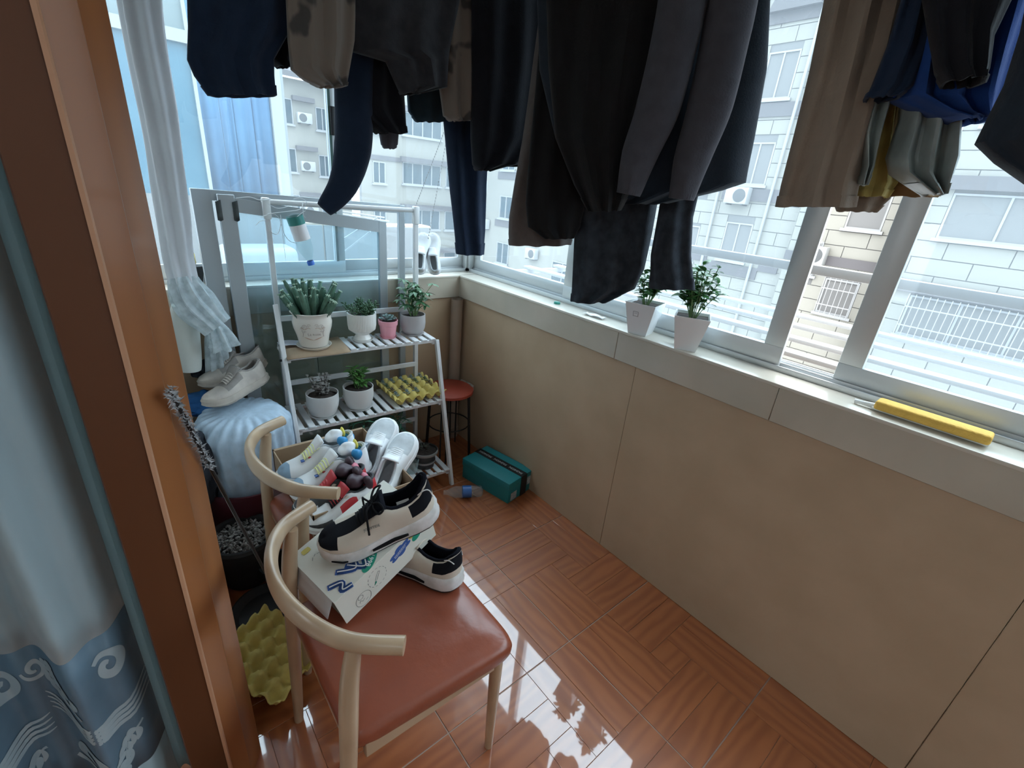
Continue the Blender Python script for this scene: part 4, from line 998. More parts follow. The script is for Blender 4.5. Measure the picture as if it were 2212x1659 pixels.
    if stripe:
        for (s0, s1, z0, z1) in ((0.30, 0.60, 0.42, 0.72), (0.80, 0.92, 0.38, 0.50)):
            for side in (0, 1):
                bm = bmesh.new()
                def sp(u, v):
                    s = s0 + (s1 - s0) * u; wv = lerp(WTAB, s) * W / 2 * 1.04 * 1.085 + 0.0008; zz = sh * (z0 + (z1 - z0) * (0.5 + (v - 0.5) * math.sin(PI * (0.08 + 0.84 * u)) ** 0.5)) + spring(s)
                    return Vector(((s - 0.5) * L * 1.03, (1 if side else -1) * wv + 0.008 * math.sin(PI * s), zz))
                grid(bm, 14, 3, sp); o = finish('side_stripe', bm, stripe, t); mo = o.modifiers.new('t', 'SOLIDIFY'); mo.thickness = 0.003; mo.offset = 0
    t['_hx'] = 0; del t['_hx']
    return t, up_, hx
M_swh = mat('shoe_cream_leather', (0.66, 0.59, 0.50), 0.45, var=0.08, scale=12); M_sbk = mat('shoe_black_suede', (0.008, 0.009, 0.013), 0.85, spec=0.15)
M_mid = mat('white_midsole', (0.74, 0.73, 0.73), 0.5, var=0.10, scale=25, c2=(0.55, 0.54, 0.52)); M_out = mat('black_outsole', (0.018, 0.018, 0.02), 0.7)
M_blk = mat('black_lace', (0.006, 0.006, 0.008), 0.8, spec=0.2); M_knit = mat('black_knit', (0.007, 0.008, 0.013), 0.95, spec=0.15)
def bwcol(s, tt, side):
    if s > 0.86 and tt > 0.25: return 1
    if s > 0.60 and tt > 0.80: return 1
    if s < 0.21 and 0.28 < tt < 0.80: return 1
    if tt > 0.90 and s < 0.45: return 1
    return 0
# tilted shoebox on the near chair, its right end resting on the second sneaker
BM_ = Matrix.Translation((-1.284, -1.446, 0.474)) @ rot3(0.21, 0.305, 0.05)
# Matrix.Rotation(-p, 'Y') pitches +X upwards
sb = thing('shoebox', 'cream shoebox printed with blue and green doodles, tilted on the near chair', 'shoebox', BM_.to_translation(), BM_.to_3x3().to_4x4())
M_boxc = mat('cream_card', (0.72, 0.71, 0.64), 0.6, var=0.02, scale=8); M_boxg = mat('grey_card', (0.56, 0.57, 0.58), 0.6); M_boxi = mat('box_inside', (0.30, 0.27, 0.22), 0.85)
bL, bW, bH = 0.326, 0.213, 0.115
for nm, a in (('side_panel', (0, bL, 0.003, 0.006, 0, bH - 0.004)), ('side_panel', (0, bL, bW - 0.006, bW - 0.003, 0, bH - 0.004)), ('bottom_panel', (0, bL, 0.003, bW - 0.003, 0, 0.003)), ('end_panel', (bL - 0.004, bL - 0.001, 0.004, bW - 0.004, 0, bH - 0.004)), ('end_panel', (0.004, 0.007, 0.004, bW - 0.004, 0, bH - 0.03))):
    bx(nm, *a, M_boxi if nm != 'side_panel' else M_boxc, sb)
lid = bx('lid', -0.004, bL + 0.003, 0.0, bW, bH - 0.003, bH, M_boxc, sb)
bx('lid_lip', -0.004, bL + 0.003, -0.001, 0.002, 0.004, bH - 0.001, M_boxc, lid); bx('lid_lip', -0.004, bL + 0.003, bW - 0.002, bW + 0.001, bH - 0.06, bH - 0.001, M_boxc, lid)
bx('lid_lip', bL + 0.001, bL + 0.004, 0, bW, bH - 0.06, bH - 0.001, M_boxc, lid)
bm = bmesh.new(); grid(bm, 6, 4, lambda u, v: Vector((-0.004 - 0.030 * v, 0.010 + 0.16 * u, bH - 0.002 - 0.045 * v - 0.010 * math.sin(PI * u) * v)))
o = finish('torn_flap', bm, M_boxg, lid); mo = o.modifiers.new('t', 'SOLIDIFY'); mo.thickness = 0.002
M_pb = mat('print_blue', (0.040, 0.11, 0.36), 0.5); M_pg = mat('print_green', (0.02, 0.30, 0.20), 0.5); M_py = mat('print_yellow', (0.62, 0.50, 0.12), 0.5); M_pk = mat('print_grey_line', (0.16, 0.18, 0.18), 0.6); M_pw = mat('print_white', (0.85, 0.86, 0.86), 0.5)
def poly(name, pts, m, parent, M, h=0.0006):
    bm = bmesh.new(); vs = [bm.verts.new((x, y, 0)) for x, y in pts]; f = bm.faces.new(vs)
    r = bmesh.ops.extrude_face_region(bm, geom=[f])
    for v in [g for g in r['geom'] if isinstance(g, bmesh.types.BMVert)]: v.co.z += h
    bmesh.ops.triangulate(bm, faces=[f for f in bm.faces if len(f.verts) > 4])
    for v in bm.verts: v.co = M @ v.co
    return finish(name, bm, m, parent, False)
TOPM = Matrix.Translation((0, 0, bH + 0.0002))
SIDM = Matrix.Translation((0, -0.0012, 0)) @ Matrix.Rotation(PI / 2, 4, 'X')        # x along the box, y up the side
def blob(cx, cy, rx, ry, n=40, k=0, amp=0, ang=0, tail=None):
    out = []
    for i in range(n):
        a = 2 * PI * i / n; q = 1 + amp * abs(math.sin(k * a / 2)) - amp / 2
        x = rx * q * math.cos(a); y = ry * q * math.sin(a)
        out.append((cx + x * math.cos(ang) - y * math.sin(ang), cy + x * math.sin(ang) + y * math.cos(ang)))
    return out
def lines(name, strokes, m, M, r=0.0008, parent=None):
    bm = bmesh.new()
    for st_ in strokes:
        pts = [M @ Vector((x, y, 0.0004)) for x, y in st_]
        for p, q in zip(pts, pts[1:]):
            d = (q - p); 
            if d.length < 1e-5: continue
            nrm = (M.to_3x3() @ Vector((0, 0, 1))).normalized(); s_ = d.cross(nrm).normalized() * r; d_ = d.normalized() * r * 0.5
            vs = [bm.verts.new(v) for v in (p - d_ + s_, p - d_ - s_, q + d_ - s_, q + d_ + s_)]; bm.faces.new(vs)
    return finish(name, bm, m, parent or lid, False)
def arc(cx, cy, rx, ry, a0, a1, n=14): return [(cx + rx * math.cos(a0 + (a1 - a0) * k / n), cy + ry * math.sin(a0 + (a1 - a0) * k / n)) for k in range(n + 1)]
# big blue bubble letters running over the top edge
def thick(name, strokes, m, M, r): return lines(name, strokes, m, M, r)
let = [[(0.012, 0.045), (0.040, 0.030), (0.030, 0.012), (0.052, 0.004)], [(0.050, 0.065), (0.085, 0.035), (0.098, 0.050)], [(0.078, 0.060), (0.105, 0.020), (0.118, 0.034)], [(0.10, 0.07), (0.13, 0.05), (0.15, 0.058)]]
thick('bubble_lettering', [smoothpath([(x, y, 0) for x, y in s], 6) and [(p.x, p.y) for p in smoothpath([(x, y, 0) for x, y in s], 6)] for s in let], M_pw, TOPM, 0.0100)
thick('bubble_lettering', [[(p.x, p.y) for p in smoothpath([(x, y, 0) for x, y in s], 6)] for s in let], M_pb, Matrix.Translation((0, 0, 0.0004)) @ TOPM, 0.0080)
thick('bubble_lettering', [[(p.x, p.y) for p in smoothpath([(x + 0.002, y, 0) for x, y in s], 6)] for s in let], M_pw, Matrix.Translation((0, 0, 0.0008)) @ TOPM, 0.0018)
poly('speech_bubble', blob(0.125, 0.022, 0.036, 0.016, ang=0.5) , M_pg, lid, TOPM, 0.0008)
textobj('printed_number', '1998', 0.019, M_pw, lid, Matrix.Translation((0.127, 0.021, bH + 0.0014)) @ Matrix.Rotation(0.5 + PI, 4, 'Z'))
poly('printed_cloud', blob(0.205, 0.080, 0.036, 0.018, k=6, amp=0.35, ang=0.3, n=60), M_pb, lid, SIDM, 0.0006)
def caprow(dy, n_):                                          # tiny illegible caption: short white strokes in rows
    return [[(-0.024 + 0.0034 * k, dy - 0.002), (-0.0226 + 0.0034 * k, dy + 0.002)] for k in range(n_)] + [[(-0.0245 + 0.0068 * k, dy), (-0.021 + 0.0068 * k, dy + 0.0004)] for k in range(n_ // 2)]
lines('printed_caption', caprow(0.003, 15) + caprow(-0.003, 13), M_pw, SIDM @ Matrix.Translation((0.205, 0.080, 0.0010)) @ Matrix.Rotation(0.3, 4, 'Z'), 0.0005)
poly('printed_leaf', blob(0.268, 0.082, 0.022, 0.014, ang=0.7), M_pg, lid, SIDM, 0.0006)
poly('printed_dot', blob(0.250, 0.094, 0.009, 0.007), M_py, lid, SIDM, 0.0007)
lines('printed_ring', [arc(0.118, 0.066, 0.030, 0.034, a, a + 0.22, 3) for a in [k * 0.42 for k in range(15)]], M_pk, SIDM, 0.0006)
lines('printed_pencil', [[(0.104, 0.045), (0.116, 0.060)], [(0.116, 0.060), (0.130, 0.080)], [(0.111, 0.064), (0.125, 0.084)], [(0.125, 0.084), (0.130, 0.080)], [(0.104, 0.045), (0.111, 0.064)]], M_pk, SIDM, 0.0006)
poly('printed_tip', [(0.102, 0.043), (0.112, 0.049), (0.108, 0.056)], M_pg, lid, SIDM, 0.0006)
lines('printed_face', [arc(0.062, 0.035, 0.024, 0.026, 0, 2 * PI, 30), arc(0.056, 0.049, 0.008, 0.008, 0, 2 * PI, 14), [(0.048, 0.030), (0.052, 0.038), (0.058, 0.028), (0.064, 0.034)], [(0.066, 0.022), (0.074, 0.026)]], M_pk, SIDM, 0.0006)
lines('printed_trail', [[(0.03 + 0.010 * k, 0.150 + 0.010 * math.sin(k)), (0.036 + 0.010 * k, 0.152 + 0.010 * math.sin(k + 0.6))] for k in range(7)], M_pk, TOPM, 0.0007)
poly('printed_mark', blob(0.036, 0.192, 0.014, 0.010, n=8, k=4, amp=0.2), M_py, lid, TOPM, 0.0006)

S1 = BM_ @ Matrix.Translation((0.205, 0.062, bH + 0.001)) @ Matrix.Rotation(math.radians(151), 4, 'Z')
t, up_, hx = shoe('cream and black lace-up sneaker with black laces standing on the tilted shoebox', 'shoe', S1, 0.325, 0.116, (0.044, M_mid, M_out), 0.080, [M_swh, M_sbk], bwcol, lace=M_blk, lining=M_knit, tongue=M_knit, stripe=M_blk, bow=True, nl=6, tuck=0.47, lift=0.020, tab=0.022)
k_ = 64 - 17
pA = up_(k_, 0.45); pB = up_(k_ - 1, 0.45); pC = up_(k_, 0.6)
ex = (pA - pB).normalized(); 
if ex.x > 0: ex = -ex
ey = (pC - pA).normalized(); ez = ex.cross(ey).normalized()
if ez.y < 0 and up_(k_, 0.45).y > 0: pass
for kk, nm_ in ((47, 'side_lettering'), (17, 'side_lettering')):
    pA = up_(kk, 0.5); pB = up_(kk + (1 if kk > 32 else -1), 0.5); pC = up_(kk, 0.65)
    d_ = (pB - pA).normalized(); ey = (pC - pA); ey = (ey - d_ * ey.dot(d_)).normalized(); ez = d_.cross(ey)
    outw = Vector((0, pA.y, 0))
    if ez.dot(outw) < 0: d_ = -d_; ez = d_.cross(ey)
    Mx = Matrix(((d_.x, ey.x, ez.x, pA.x), (d_.y, ey.y, ez.y, pA.y), (d_.z, ey.z, ez.z, pA.z), (0, 0, 0, 1)))
    textobj(nm_, 'JONYTIDE', 0.010, M_pk, t, Mx @ Matrix.Translation((0, 0, 0.0018)) @ Matrix.Rotation(-0.25, 4, 'Z'))
bm = bmesh.new(); tube(bm, smoothpath([up_(8, 1.0, 0.0), up_(5, 0.75, 0.001), up_(3, 0.5, 0.001), up_(2, 0.25, 0.0)], 4), 0.0018, 6); tube(bm, smoothpath([up_(56, 1.0, 0.0), up_(59, 0.75, 0.001), up_(61, 0.5, 0.001), up_(62, 0.25, 0.0)], 4), 0.0018, 6); finish('white_piping', bm, M_mid, t)
bx('insole_label', -0.095, -0.06, -0.004, 0.020, 0.078, 0.096, M_pw, t)
S2 = Matrix.Translation((-1.030, -1.372, 0.4655)) @ Matrix.Rotation(math.radians(113), 4, 'Z')
t2, up2, hx2 = shoe('matching cream and black sneaker on the leather seat, its toe under the shoebox', 'shoe', S2, 0.30, 0.110, (0.038, M_mid, M_out), 0.062, [M_swh, M_sbk], bwcol, lace=M_blk, lining=M_knit, tongue=M_swh, stripe=M_blk, nl=4, lift=0.018, tab=0.020)
bm = bmesh.new(); tube(bm, smoothpath([up2(8, 1.0, 0.0), up2(5, 0.75, 0.001), up2(3, 0.5, 0.001)], 4), 0.0018, 6); tube(bm, smoothpath([up2(56, 1.0, 0.0), up2(59, 0.75, 0.001), up2(61, 0.5, 0.001)], 4), 0.0018, 6); finish('white_piping', bm, M_mid, t2)

# ------------------------------------------------------------------ cardboard box of shoes on the far chair
cb = thing('cardboard_box', 'open brown cardboard box full of shoes on the far chair', 'box', (-1.07, -0.845, 0.4665))
CX, CY, CHt = 0.182, 0.238, 0.098
for nm, a in (('bottom_panel', (-CX, CX, -CY, CY, 0, 0.004)), ('side_panel', (-CX, -CX + 0.004, -CY, CY, 0, CHt)), ('side_panel', (CX - 0.004, CX, -CY, CY, 0, CHt)), ('end_panel', (-CX, CX, -CY, -CY + 0.005, 0, CHt)), ('end_panel', (-CX, CX, CY - 0.014, CY, 0, CHt))):
    bx(nm, *a, M_card, cb)
for x in (-0.03, 0.05): bx('white_print_patch', x, x + 0.022, CY - 0.010, CY - 0.003, CHt, CHt + 0.0006, mat('patch_white', (0.6, 0.57, 0.55), 0.8), cb)
M_w1 = mat('bright_white_leather', (0.80, 0.81, 0.82), 0.45, var=0.04, scale=15); M_wg = mat('shoe_grey_mesh', (0.50, 0.53, 0.55), 0.8, var=0.1, scale=60); M_wb = mat('shoe_pale_blue', (0.24, 0.36, 0.48), 0.5)
M_ylace = mat('pale_yellow_lace', (0.74, 0.74, 0.36), 0.7); M_red = mat('shoe_red', (0.50, 0.030, 0.040), 0.45); M_nav = mat('shoe_dark_suede', (0.055, 0.060, 0.065), 0.8, var=0.3, scale=50); M_bl = mat('toy_blue', (0.02, 0.24, 0.52), 0.45); M_ye = mat('toy_yellow', (0.78, 0.68, 0.12), 0.45); M_mar = mat('toy_maroon', (0.045, 0.022, 0.032), 0.5); M_pk2 = mat('toy_pink', (0.60, 0.18, 0.24), 0.5)
whcol = lambda s, tt, side: (1 if (s > 0.66 and tt > 0.5) else 0)
for i, (px_, py_, pz_, lab) in enumerate(((-0.912, -0.815, 0.548, 'bright white sneaker in the cardboard box, toe up, farther one by the box rim'), (-0.893, -0.935, 0.535, 'bright white sneaker in the cardboard box, toe up, nearer one'))):
    M = Matrix.Translation((px_, py_, pz_)) @ Matrix.Rotation(math.radians((42, 36)[i]), 4, 'Z') @ Matrix.Rotation(math.radians(-32), 4, 'Y') @ Matrix.Rotation(math.radians(14), 4, 'X')
    shoe(lab, 'shoe', M, 0.285, 0.110, (0.030, M_w1, M_w1), 0.078, [M_w1, M_wg], whcol, lace=M_w1, lining=M_wg, tongue=M_w1, nl=5)
blcol = lambda s, tt, side: (1 if s > 0.88 and tt > 0.1 or (tt < 0.15 and s > 0.5) else 0)
def plump(t, parts):
    for (nm, c, r, sc, m) in parts:
        bm = bmesh.new(); bmesh.ops.create_uvsphere(bm, u_segments=18, v_segments=12, radius=r, matrix=Matrix.Diagonal((*sc, 1)))
        for v in bm.verts: v.co = v.co * (1 + 0.45 * noise.noise(v.co * 32 + Vector(c) * 50)) + Vector(c)
        finish(nm, bm, m, t)
for i, (px_, py_, pz_, lab) in enumerate(((-1.135, -0.805, 0.545, 'chunky white sneaker with yellow laces, the farther of that pair in the box'), (-1.120, -0.895, 0.530, 'chunky white sneaker with yellow laces, the nearer of that pair in the box'))):
    M = Matrix.Translation((px_, py_, pz_)) @ Matrix.Rotation(math.radians(178 + i * 4), 4, 'Z') @ Matrix.Rotation(math.radians(6), 4, 'Y')
    t, up_, hx = shoe(lab, 'shoe', M, 0.285, 0.112, (0.034, M_w1, M_mid), 0.080, [M_w1, M_wb], blcol, lace=M_ylace, lining=M_wg, tongue=M_w1, nl=6)
    plump(t, (('white_pad', (-0.070, 0.005, 0.125), 0.030, (1.0, 1.0, 0.75), M_w1), ('yellow_tab', (-0.105, 0.000, 0.128), 0.015, (0.5, 1.0, 1.5), M_ye), ('blue_loop', (-0.080, 0.052, 0.120), 0.022, (0.9, 0.8, 1.1), M_bl), ('blue_heel', (-0.125, -0.020, 0.085), 0.024, (1.0, 0.9, 1.0), M_bl)))
    for q in range(3): bx('blue_eyelet_tab', 0.000 + q * 0.026, 0.012 + q * 0.026, 0.020, 0.034, 0.090 - q * 0.006, 0.094 - q * 0.006, M_pb if q != 1 else M_red, t, 0.001)
rdcol = lambda s, tt, side: (1 if (0.35 < s < 0.6 and 0.2 < tt < 0.6) or s < 0.12 else (2 if (s > 0.72 and tt < 0.4) else 0))
for i, (px_, py_, pz_, lab) in enumerate(((-1.150, -0.985, 0.520, 'dark and red sneaker in the box behind the far chair rail'), (-1.140, -1.055, 0.510, 'red, white and black sneaker lying nearest the camera in the box'))):
    M = Matrix.Translation((px_, py_, pz_)) @ Matrix.Rotation(math.radians(176 + i * 10), 4, 'Z') @ Matrix.Rotation(math.radians(8), 4, 'Y')
    t, up_, hx = shoe(lab, 'shoe', M, 0.255, 0.096, (0.028, M_w1 if i else M_nav, M_out), 0.070, [M_nav if i == 0 else M_w1, M_red, M_w1 if i == 0 else M_nav], rdcol, lace=M_red if i == 0 else M_blk, lining=M_nav, tongue=M_red, nl=5)
    plump(t, (('maroon_pad', (-0.055, 0.004, 0.112), 0.028, (1.1, 1.0, 0.8), M_mar), ('maroon_ear', (-0.085, 0.040, 0.110), 0.022, (0.6, 1, 1), M_mar), ('maroon_ear', (-0.085, -0.036, 0.110), 0.022, (0.6, 1, 1), M_mar), ('pink_tab', (-0.092, 0.0, 0.105), 0.015, (0.8, 1.2, 0.7), M_pk2), ('cream_button', (-0.01, 0.03, 0.088), 0.010, (1.2, 0.7, 0.6), M_swh)))
# worn pair on the tied plastic bag
M_worn = mat('worn_white_leather', (0.60, 0.54, 0.48), 0.6, var=0.22, scale=14, c2=(0.42, 0.37, 0.33)); M_worn2 = mat('worn_grey_suede', (0.33, 0.30, 0.28), 0.8, var=0.2, scale=30)
M_wsole = mat('worn_sole', (0.50, 0.44, 0.38), 0.7, var=0.2, scale=20)
wcol = lambda s, tt, side: (1 if (0.45 < s < 0.72 and tt > 0.35) else 0)
for i, (px_, py_, pz_, a, lab) in enumerate(((-1.265, -0.105, 0.690, 198, 'dirty white lace-up shoe on the plastic bag, the one behind'), (-1.285, -0.255, 0.672, 208, 'dirty white lace-up shoe on top of the plastic bag, in front'))):
    M = Matrix.Translation((px_, py_, pz_)) @ Matrix.Rotation(math.radians(a), 4, 'Z') @ Matrix.Rotation(math.radians(8), 4, 'Y') @ Matrix.Rotation(math.radians(6), 4, 'X')
    shoe(lab, 'shoe', M, 0.29, 0.102, (0.034, M_wsole, M_wsole), 0.066, [M_worn, M_worn2], wcol, lace=M_worn, lining=M_worn2, tongue=M_worn2, nl=5, rugged=0.004)
# white slip-ons hung soles out on the far sill
M_canv = mat('white_canvas', (0.72, 0.74, 0.76), 0.8, var=0.06, scale=30)
for i, (px_, lab) in enumerate(((-0.165, 'white canvas shoe leaning toe up on the far sill, right one of the pair'), (-0.245, 'white canvas shoe leaning toe up on the far sill, left one of the pair'))):
    M = Matrix.Translation((px_, 0.035, SILL + 0.118)) @ Matrix.Rotation(math.radians(8 if i else -6), 4, 'Y') @ Matrix.Rotation(math.radians(60), 4, 'Z') @ Matrix.Rotation(math.radians(-68), 4, 'Y')
    shoe(lab, 'shoe', M, 0.225, 0.088, (0.020, M_canv, M_canv), 0.050, [M_canv], lambda s, tt, side: 0, lace=None, lining=M_wg, tongue=M_canv, tuck=0.46)
# ------------------------------------------------------------------ floor things in the far corner
M_teal = mat('teal_card', (0.010, 0.20, 0.225), 0.5, var=0.06, scale=6); M_tape = mat('black_tape_gloss', (0.008, 0.010, 0.012), 0.35); M_print = mat('tape_print', (0.45, 0.45, 0.45), 0.5)
a = math.radians(-82)
tb_ = thing('shoebox', 'teal shoebox taped round with black FASHION tape on the floor by the right wall', 'shoebox', (-0.120, -0.640, 0), (0, 0, math.radians(-79)))
TLn, TW, TH = 0.35, 0.205, 0.128
bx('box_body', -TLn / 2, TLn / 2, -TW / 2, TW / 2, 0, TH - 0.002, M_teal, tb_, 0.002)
bx('lid', -TLn / 2 - 0.003, TLn / 2 + 0.003, -TW / 2 - 0.003, TW / 2 + 0.003, TH - 0.045, TH + 0.001, M_teal, tb_, 0.003)
tpc = bmesh.new()
box(tpc, -TLn / 2 - 0.0045, TLn / 2 + 0.0045, -0.002, 0.050, TH + 0.0005, TH + 0.0018); box(tpc, TLn / 2 + 0.0035, TLn / 2 + 0.0048, -0.002, 0.050, 0.0, TH + 0.0018); box(tpc, -TLn / 2 - 0.0048, -TLn / 2 - 0.0035, -0.002, 0.050, 0.0, TH + 0.0018)
tp = finish('packing_tape', tpc, M_tape, tb_, False)
for k in range(3): textobj('tape_lettering', 'FASHION', 0.0225, M_print, tp, Matrix.Translation((-0.115 + 0.115 * k, 0.0245, TH + 0.0022)) @ Matrix.Rotation(PI, 4, 'Z'))
bx('label', TLn / 2 + 0.0032, TLn / 2 + 0.0042, -0.085, -0.035, 0.012, 0.060, mat('box_label', (0.40, 0.45, 0.46), 0.6, var=0.4, scale=90), tb_)
bx('label', TLn / 2 + 0.0032, TLn / 2 + 0.0042, 0.055, 0.085, 0.050, 0.100, MATS['box_label'], tb_)
# plastic bottle lying by it
M_pet = film('clear_bottle', (0.75, 0.85, 0.90), 0.10, 0.08, 0.06); M_blab = mat('blue_label', (0.03, 0.12, 0.36), 0.35); M_bwh = mat('label_white', (0.8, 0.8, 0.82), 0.4); M_cap = mat('blue_cap', (0.03, 0.15, 0.60), 0.4)
def bottle(label, M, L, r, lab, cap, neck_first=True):
    t = thing('plastic_bottle', label, 'bottle', M.to_translation(), M.to_3x3().to_4x4())
    p = [(0, 0.004), (r * 0.6, 0), (r * 0.95, 0.008)]
    for k in range(9):
        z = 0.015 + (L * 0.62) * k / 9; p.append((r * (1.0 if k % 2 else 0.955), z))
    p += [(r, L * 0.66), (r * 0.85, L * 0.76), (r * 0.5, L * 0.88), (0.0125, L * 0.93), (0.0125, L)]
    bm = bmesh.new(); lathe(bm, p, 28); finish('bottle_wall', bm, M_pet, t)
    bm = bmesh.new(); lathe(bm, [(r + 0.0006, L * lab[0]), (r + 0.0008, L * lab[1])], 28); lb = finish('label', bm, lab[2], t)
    if len(lab) > 3:
        bm = bmesh.new(); lathe(bm, [(r + 0.0010, L * lab[3]), (r + 0.0012, L * lab[4])], 28); finish('label_band', bm, lab[5], t)
    if cap is not None:
        bm = bmesh.new(); lathe(bm, [(0, L + 0.004), (0.0145, L + 0.004), (0.0150, L - 0.012), (0.0135, L - 0.014)], 24, rib=lambda a, j: 0.0003 * math.sin(24 * a)); finish('cap', bm, cap, t)
    return t, lb
pA = Vector((-0.262, -0.700, 0.034)); pB = Vector((-0.470, -0.585, 0.034)); dz = (pB - pA).normalized()
bottle('clear plastic bottle with a blue label lying on the floor beside the teal shoebox', Matrix.Translation(pA) @ dz.to_track_quat('Z', 'Y').to_matrix().to_4x4(), 0.215, 0.0325, (0.30, 0.52, M_blab), None)
# upside-down bottle tied to the stand's rail
top = at(634, 462, 1, -0.16); bot = at(672, 570, 1, -0.16); dz = (bot - top).normalized(); L_ = (bot - top).length
M_gb = mat('green_bottle_foil', (0.02, 0.22, 0.20), 0.35)
bt, lb = bottle('upside-down clear bottle with green base band and blue cap hanging from the stand rail', Matrix.Translation(top) @ dz.to_track_quat('Z', 'Y').to_matrix().to_4x4(), L_, 0.033, (0.20, 0.50, M_bwh, 0.04, 0.20, M_gb), M_cap)
M_str = mat('white_ribbon', (0.66, 0.70, 0.72), 0.6)
rl = thing('ribbon_tangle', 'pale ribbon string tied round the stand rail and holding the bottle', 'string', (-1.0, -0.145, 1.42))
def rb(pts, r=0.0022, y=-0.15):
    P_ = [at(u, v, 1, y - 0.004 * k % 0.012) - Vector((-1.0, -0.145, 1.42)) for k, (u, v) in enumerate(pts)]
    bm = bmesh.new(); tube(bm, smoothpath(P_, 5), r, 6, flat=0.5); finish('string', bm, M_str, rl)
rb([(655, 436), (648, 452), (610, 458), (578, 462)], 0.003); rb([(510, 428), (540, 426), (560, 432), (585, 430)], 0.003); rb([(562, 470), (590, 462), (606, 478), (600, 505), (585, 500), (580, 480)])
rb([(606, 464), (612, 500), (625, 520), (640, 525)]); rb([(606, 466), (612, 520), (617, 560)], 0.0012); rb([(553, 487), (562, 478), (575, 476)]); rb([(654, 448), (656, 466), (660, 470)], 0.0018); rb([(640, 470), (652, 460), (660, 455)], 0.002); rb([(634, 430), (650, 428), (662, 436), (660, 444)], 0.003); rb([(578, 440), (600, 450), (622, 446)], 0.002)
# thin chain to the shoes
bm = bmesh.new(); c0 = at(1000, 150, 1, 0.03); c1 = at(900, 440, 1, 0.03); c2 = at(940, 500, 1, 0.03)
for (a_, b_) in ((at(965, 270, 1, 0.02), at(898, 445, 1, 0.02)), (at(965, 300, 1, 0.02), at(925, 515, 1, 0.02))):
    a2 = a_ + (a_ - b_) * 0.9
    n_ = 60
    for k in range(n_):
        p = a2.lerp(b_, k / (n_ - 1)); box(bm, p.x - 0.0018, p.x + 0.0018, p.y - 0.0012, p.y + 0.0012, p.z - 0.0045, p.z + 0.0045)
cc = finish('ball_chain', bm, mat('chain_metal', (0.22, 0.22, 0.22), 0.5, metal=0.7), None, False); tag(cc, 'thin dotted ball chain hanging down to the white canvas shoes', 'chain')
# red stool
so = (-0.185, -0.215)
st = thing('round_stool', 'round stool with a worn red top on thin dark rod legs in the corner', 'stool', (so[0], so[1], 0))
M_redtop = mat('red_stool_top', (0.42, 0.065, 0.035), 0.55, var=0.15, scale=10)
bm = bmesh.new(); lathe(bm, [(0, 0.452), (0.135, 0.452), (0.142, 0.447), (0.142, 0.432), (0.135, 0.428), (0, 0.428)], 48); finish('seat', bm, M_redtop, st)
bm = bmesh.new()
for k in range(16):
    a_ = -0.35 + k * 0.055; x, y = math.cos(a_) * 0.141, math.sin(a_) * 0.141; box(bm, x - 0.008, x + 0.008, y - 0.006, y + 0.006, 0.430 + rnd(-0.004, 0.004), 0.4535 + rnd(-0.001, 0.003), 0, None)
fr_ = finish('frayed_edge', bm, mat('frayed_foam', (0.40, 0.36, 0.32), 0.95, var=0.5, scale=80), st, False); tag(fr_, kind='stuff')
for k in range(4):
    a_ = PI / 4 + k * PI / 2
    for d_ in (-0.16, 0.16):
        x0, y0 = math.cos(a_ + d_) * 0.118, math.sin(a_ + d_) * 0.118; x1, y1 = math.cos(a_ + d_ * 0.8) * 0.140, math.sin(a_ + d_ * 0.8) * 0.140
        bm = bmesh.new(); tube(bm, [(x0, y0, 0.428), (x1, y1, 0.004)], 0.005, 8); finish('leg', bm, M_dark, st)
bm = bmesh.new(); tube(bm, [(math.cos(q * PI / 16) * 0.127, math.sin(q * PI / 16) * 0.127, 0.22) for q in range(33)], 0.004, 8, cap=False); finish('ring_brace', bm, M_dark, st)

# ------------------------------------------------------------------ left corner: tub with bag, black pot, curtain bundle, broom
M_tub = mat('maroon_tub', (0.085, 0.016, 0.024), 0.35, var=0.1, scale=10)
tub = thing('plastic_tub', 'large dark maroon tub holding the tied plastic bag', 'tub', (-1.300, -0.330, 0))
bm = bmesh.new(); lathe(bm, [(0, 0.004), (0.145, 0), (0.165, 0.02), (0.190, 0.30), (0.200, 0.305), (0.203, 0.325), (0.195, 0.325), (0.186, 0.31), (0.16, 0.03), (0, 0.02)], 56); finish('tub_wall', bm, M_tub, tub)
bm = bmesh.new(); tube(bm, smoothpath([(0.10, -0.170, 0.20), (0.07, -0.205, 0.17), (0.0, -0.222, 0.155), (-0.07, -0.205, 0.17), (-0.10, -0.165, 0.20)], 6), 0.005, 8); finish('handle', bm, mat('tub_handle', (0.06, 0.03, 0.035), 0.3), tub)
M_bag = film('blue_white_film', (0.52, 0.66, 0.80), 0.86, 0.38, 0.16, 20)
bm = bmesh.new()
def bagf(u, v):
    a_ = 2 * PI * u; zt = [(0, 0.27), (0.25, 0.40), (0.55, 0.53), (0.8, 0.585), (0.93, 0.620), (1, 0.628)]; z = lerp(zt, v)
    r = lerp([(0, 0.165), (0.2, 0.178), (0.5, 0.185), (0.75, 0.178), (0.9, 0.150), (1, 0.095)], v)
    pl = 0.008 * math.sin(a_ * 23 + 3 * math.sin(v * 3)) * (0.15 + v) + 0.010 * noise.noise(Vector((math.cos(a_) * 3, math.sin(a_) * 3, v * 4)))
    r += pl; return Vector((r * math.cos(a_) * 1.0, r * math.sin(a_), z))
bv = grid(bm, 180, 26, bagf, closeu=True); bm.faces.new(bv[-1]); bag = finish('plastic_bag', bm, M_bag); bag.location = (-1.295, -0.325, 0); tag(bag, 'knotted pale blue plastic bag bulging out of the maroon tub', 'bag')
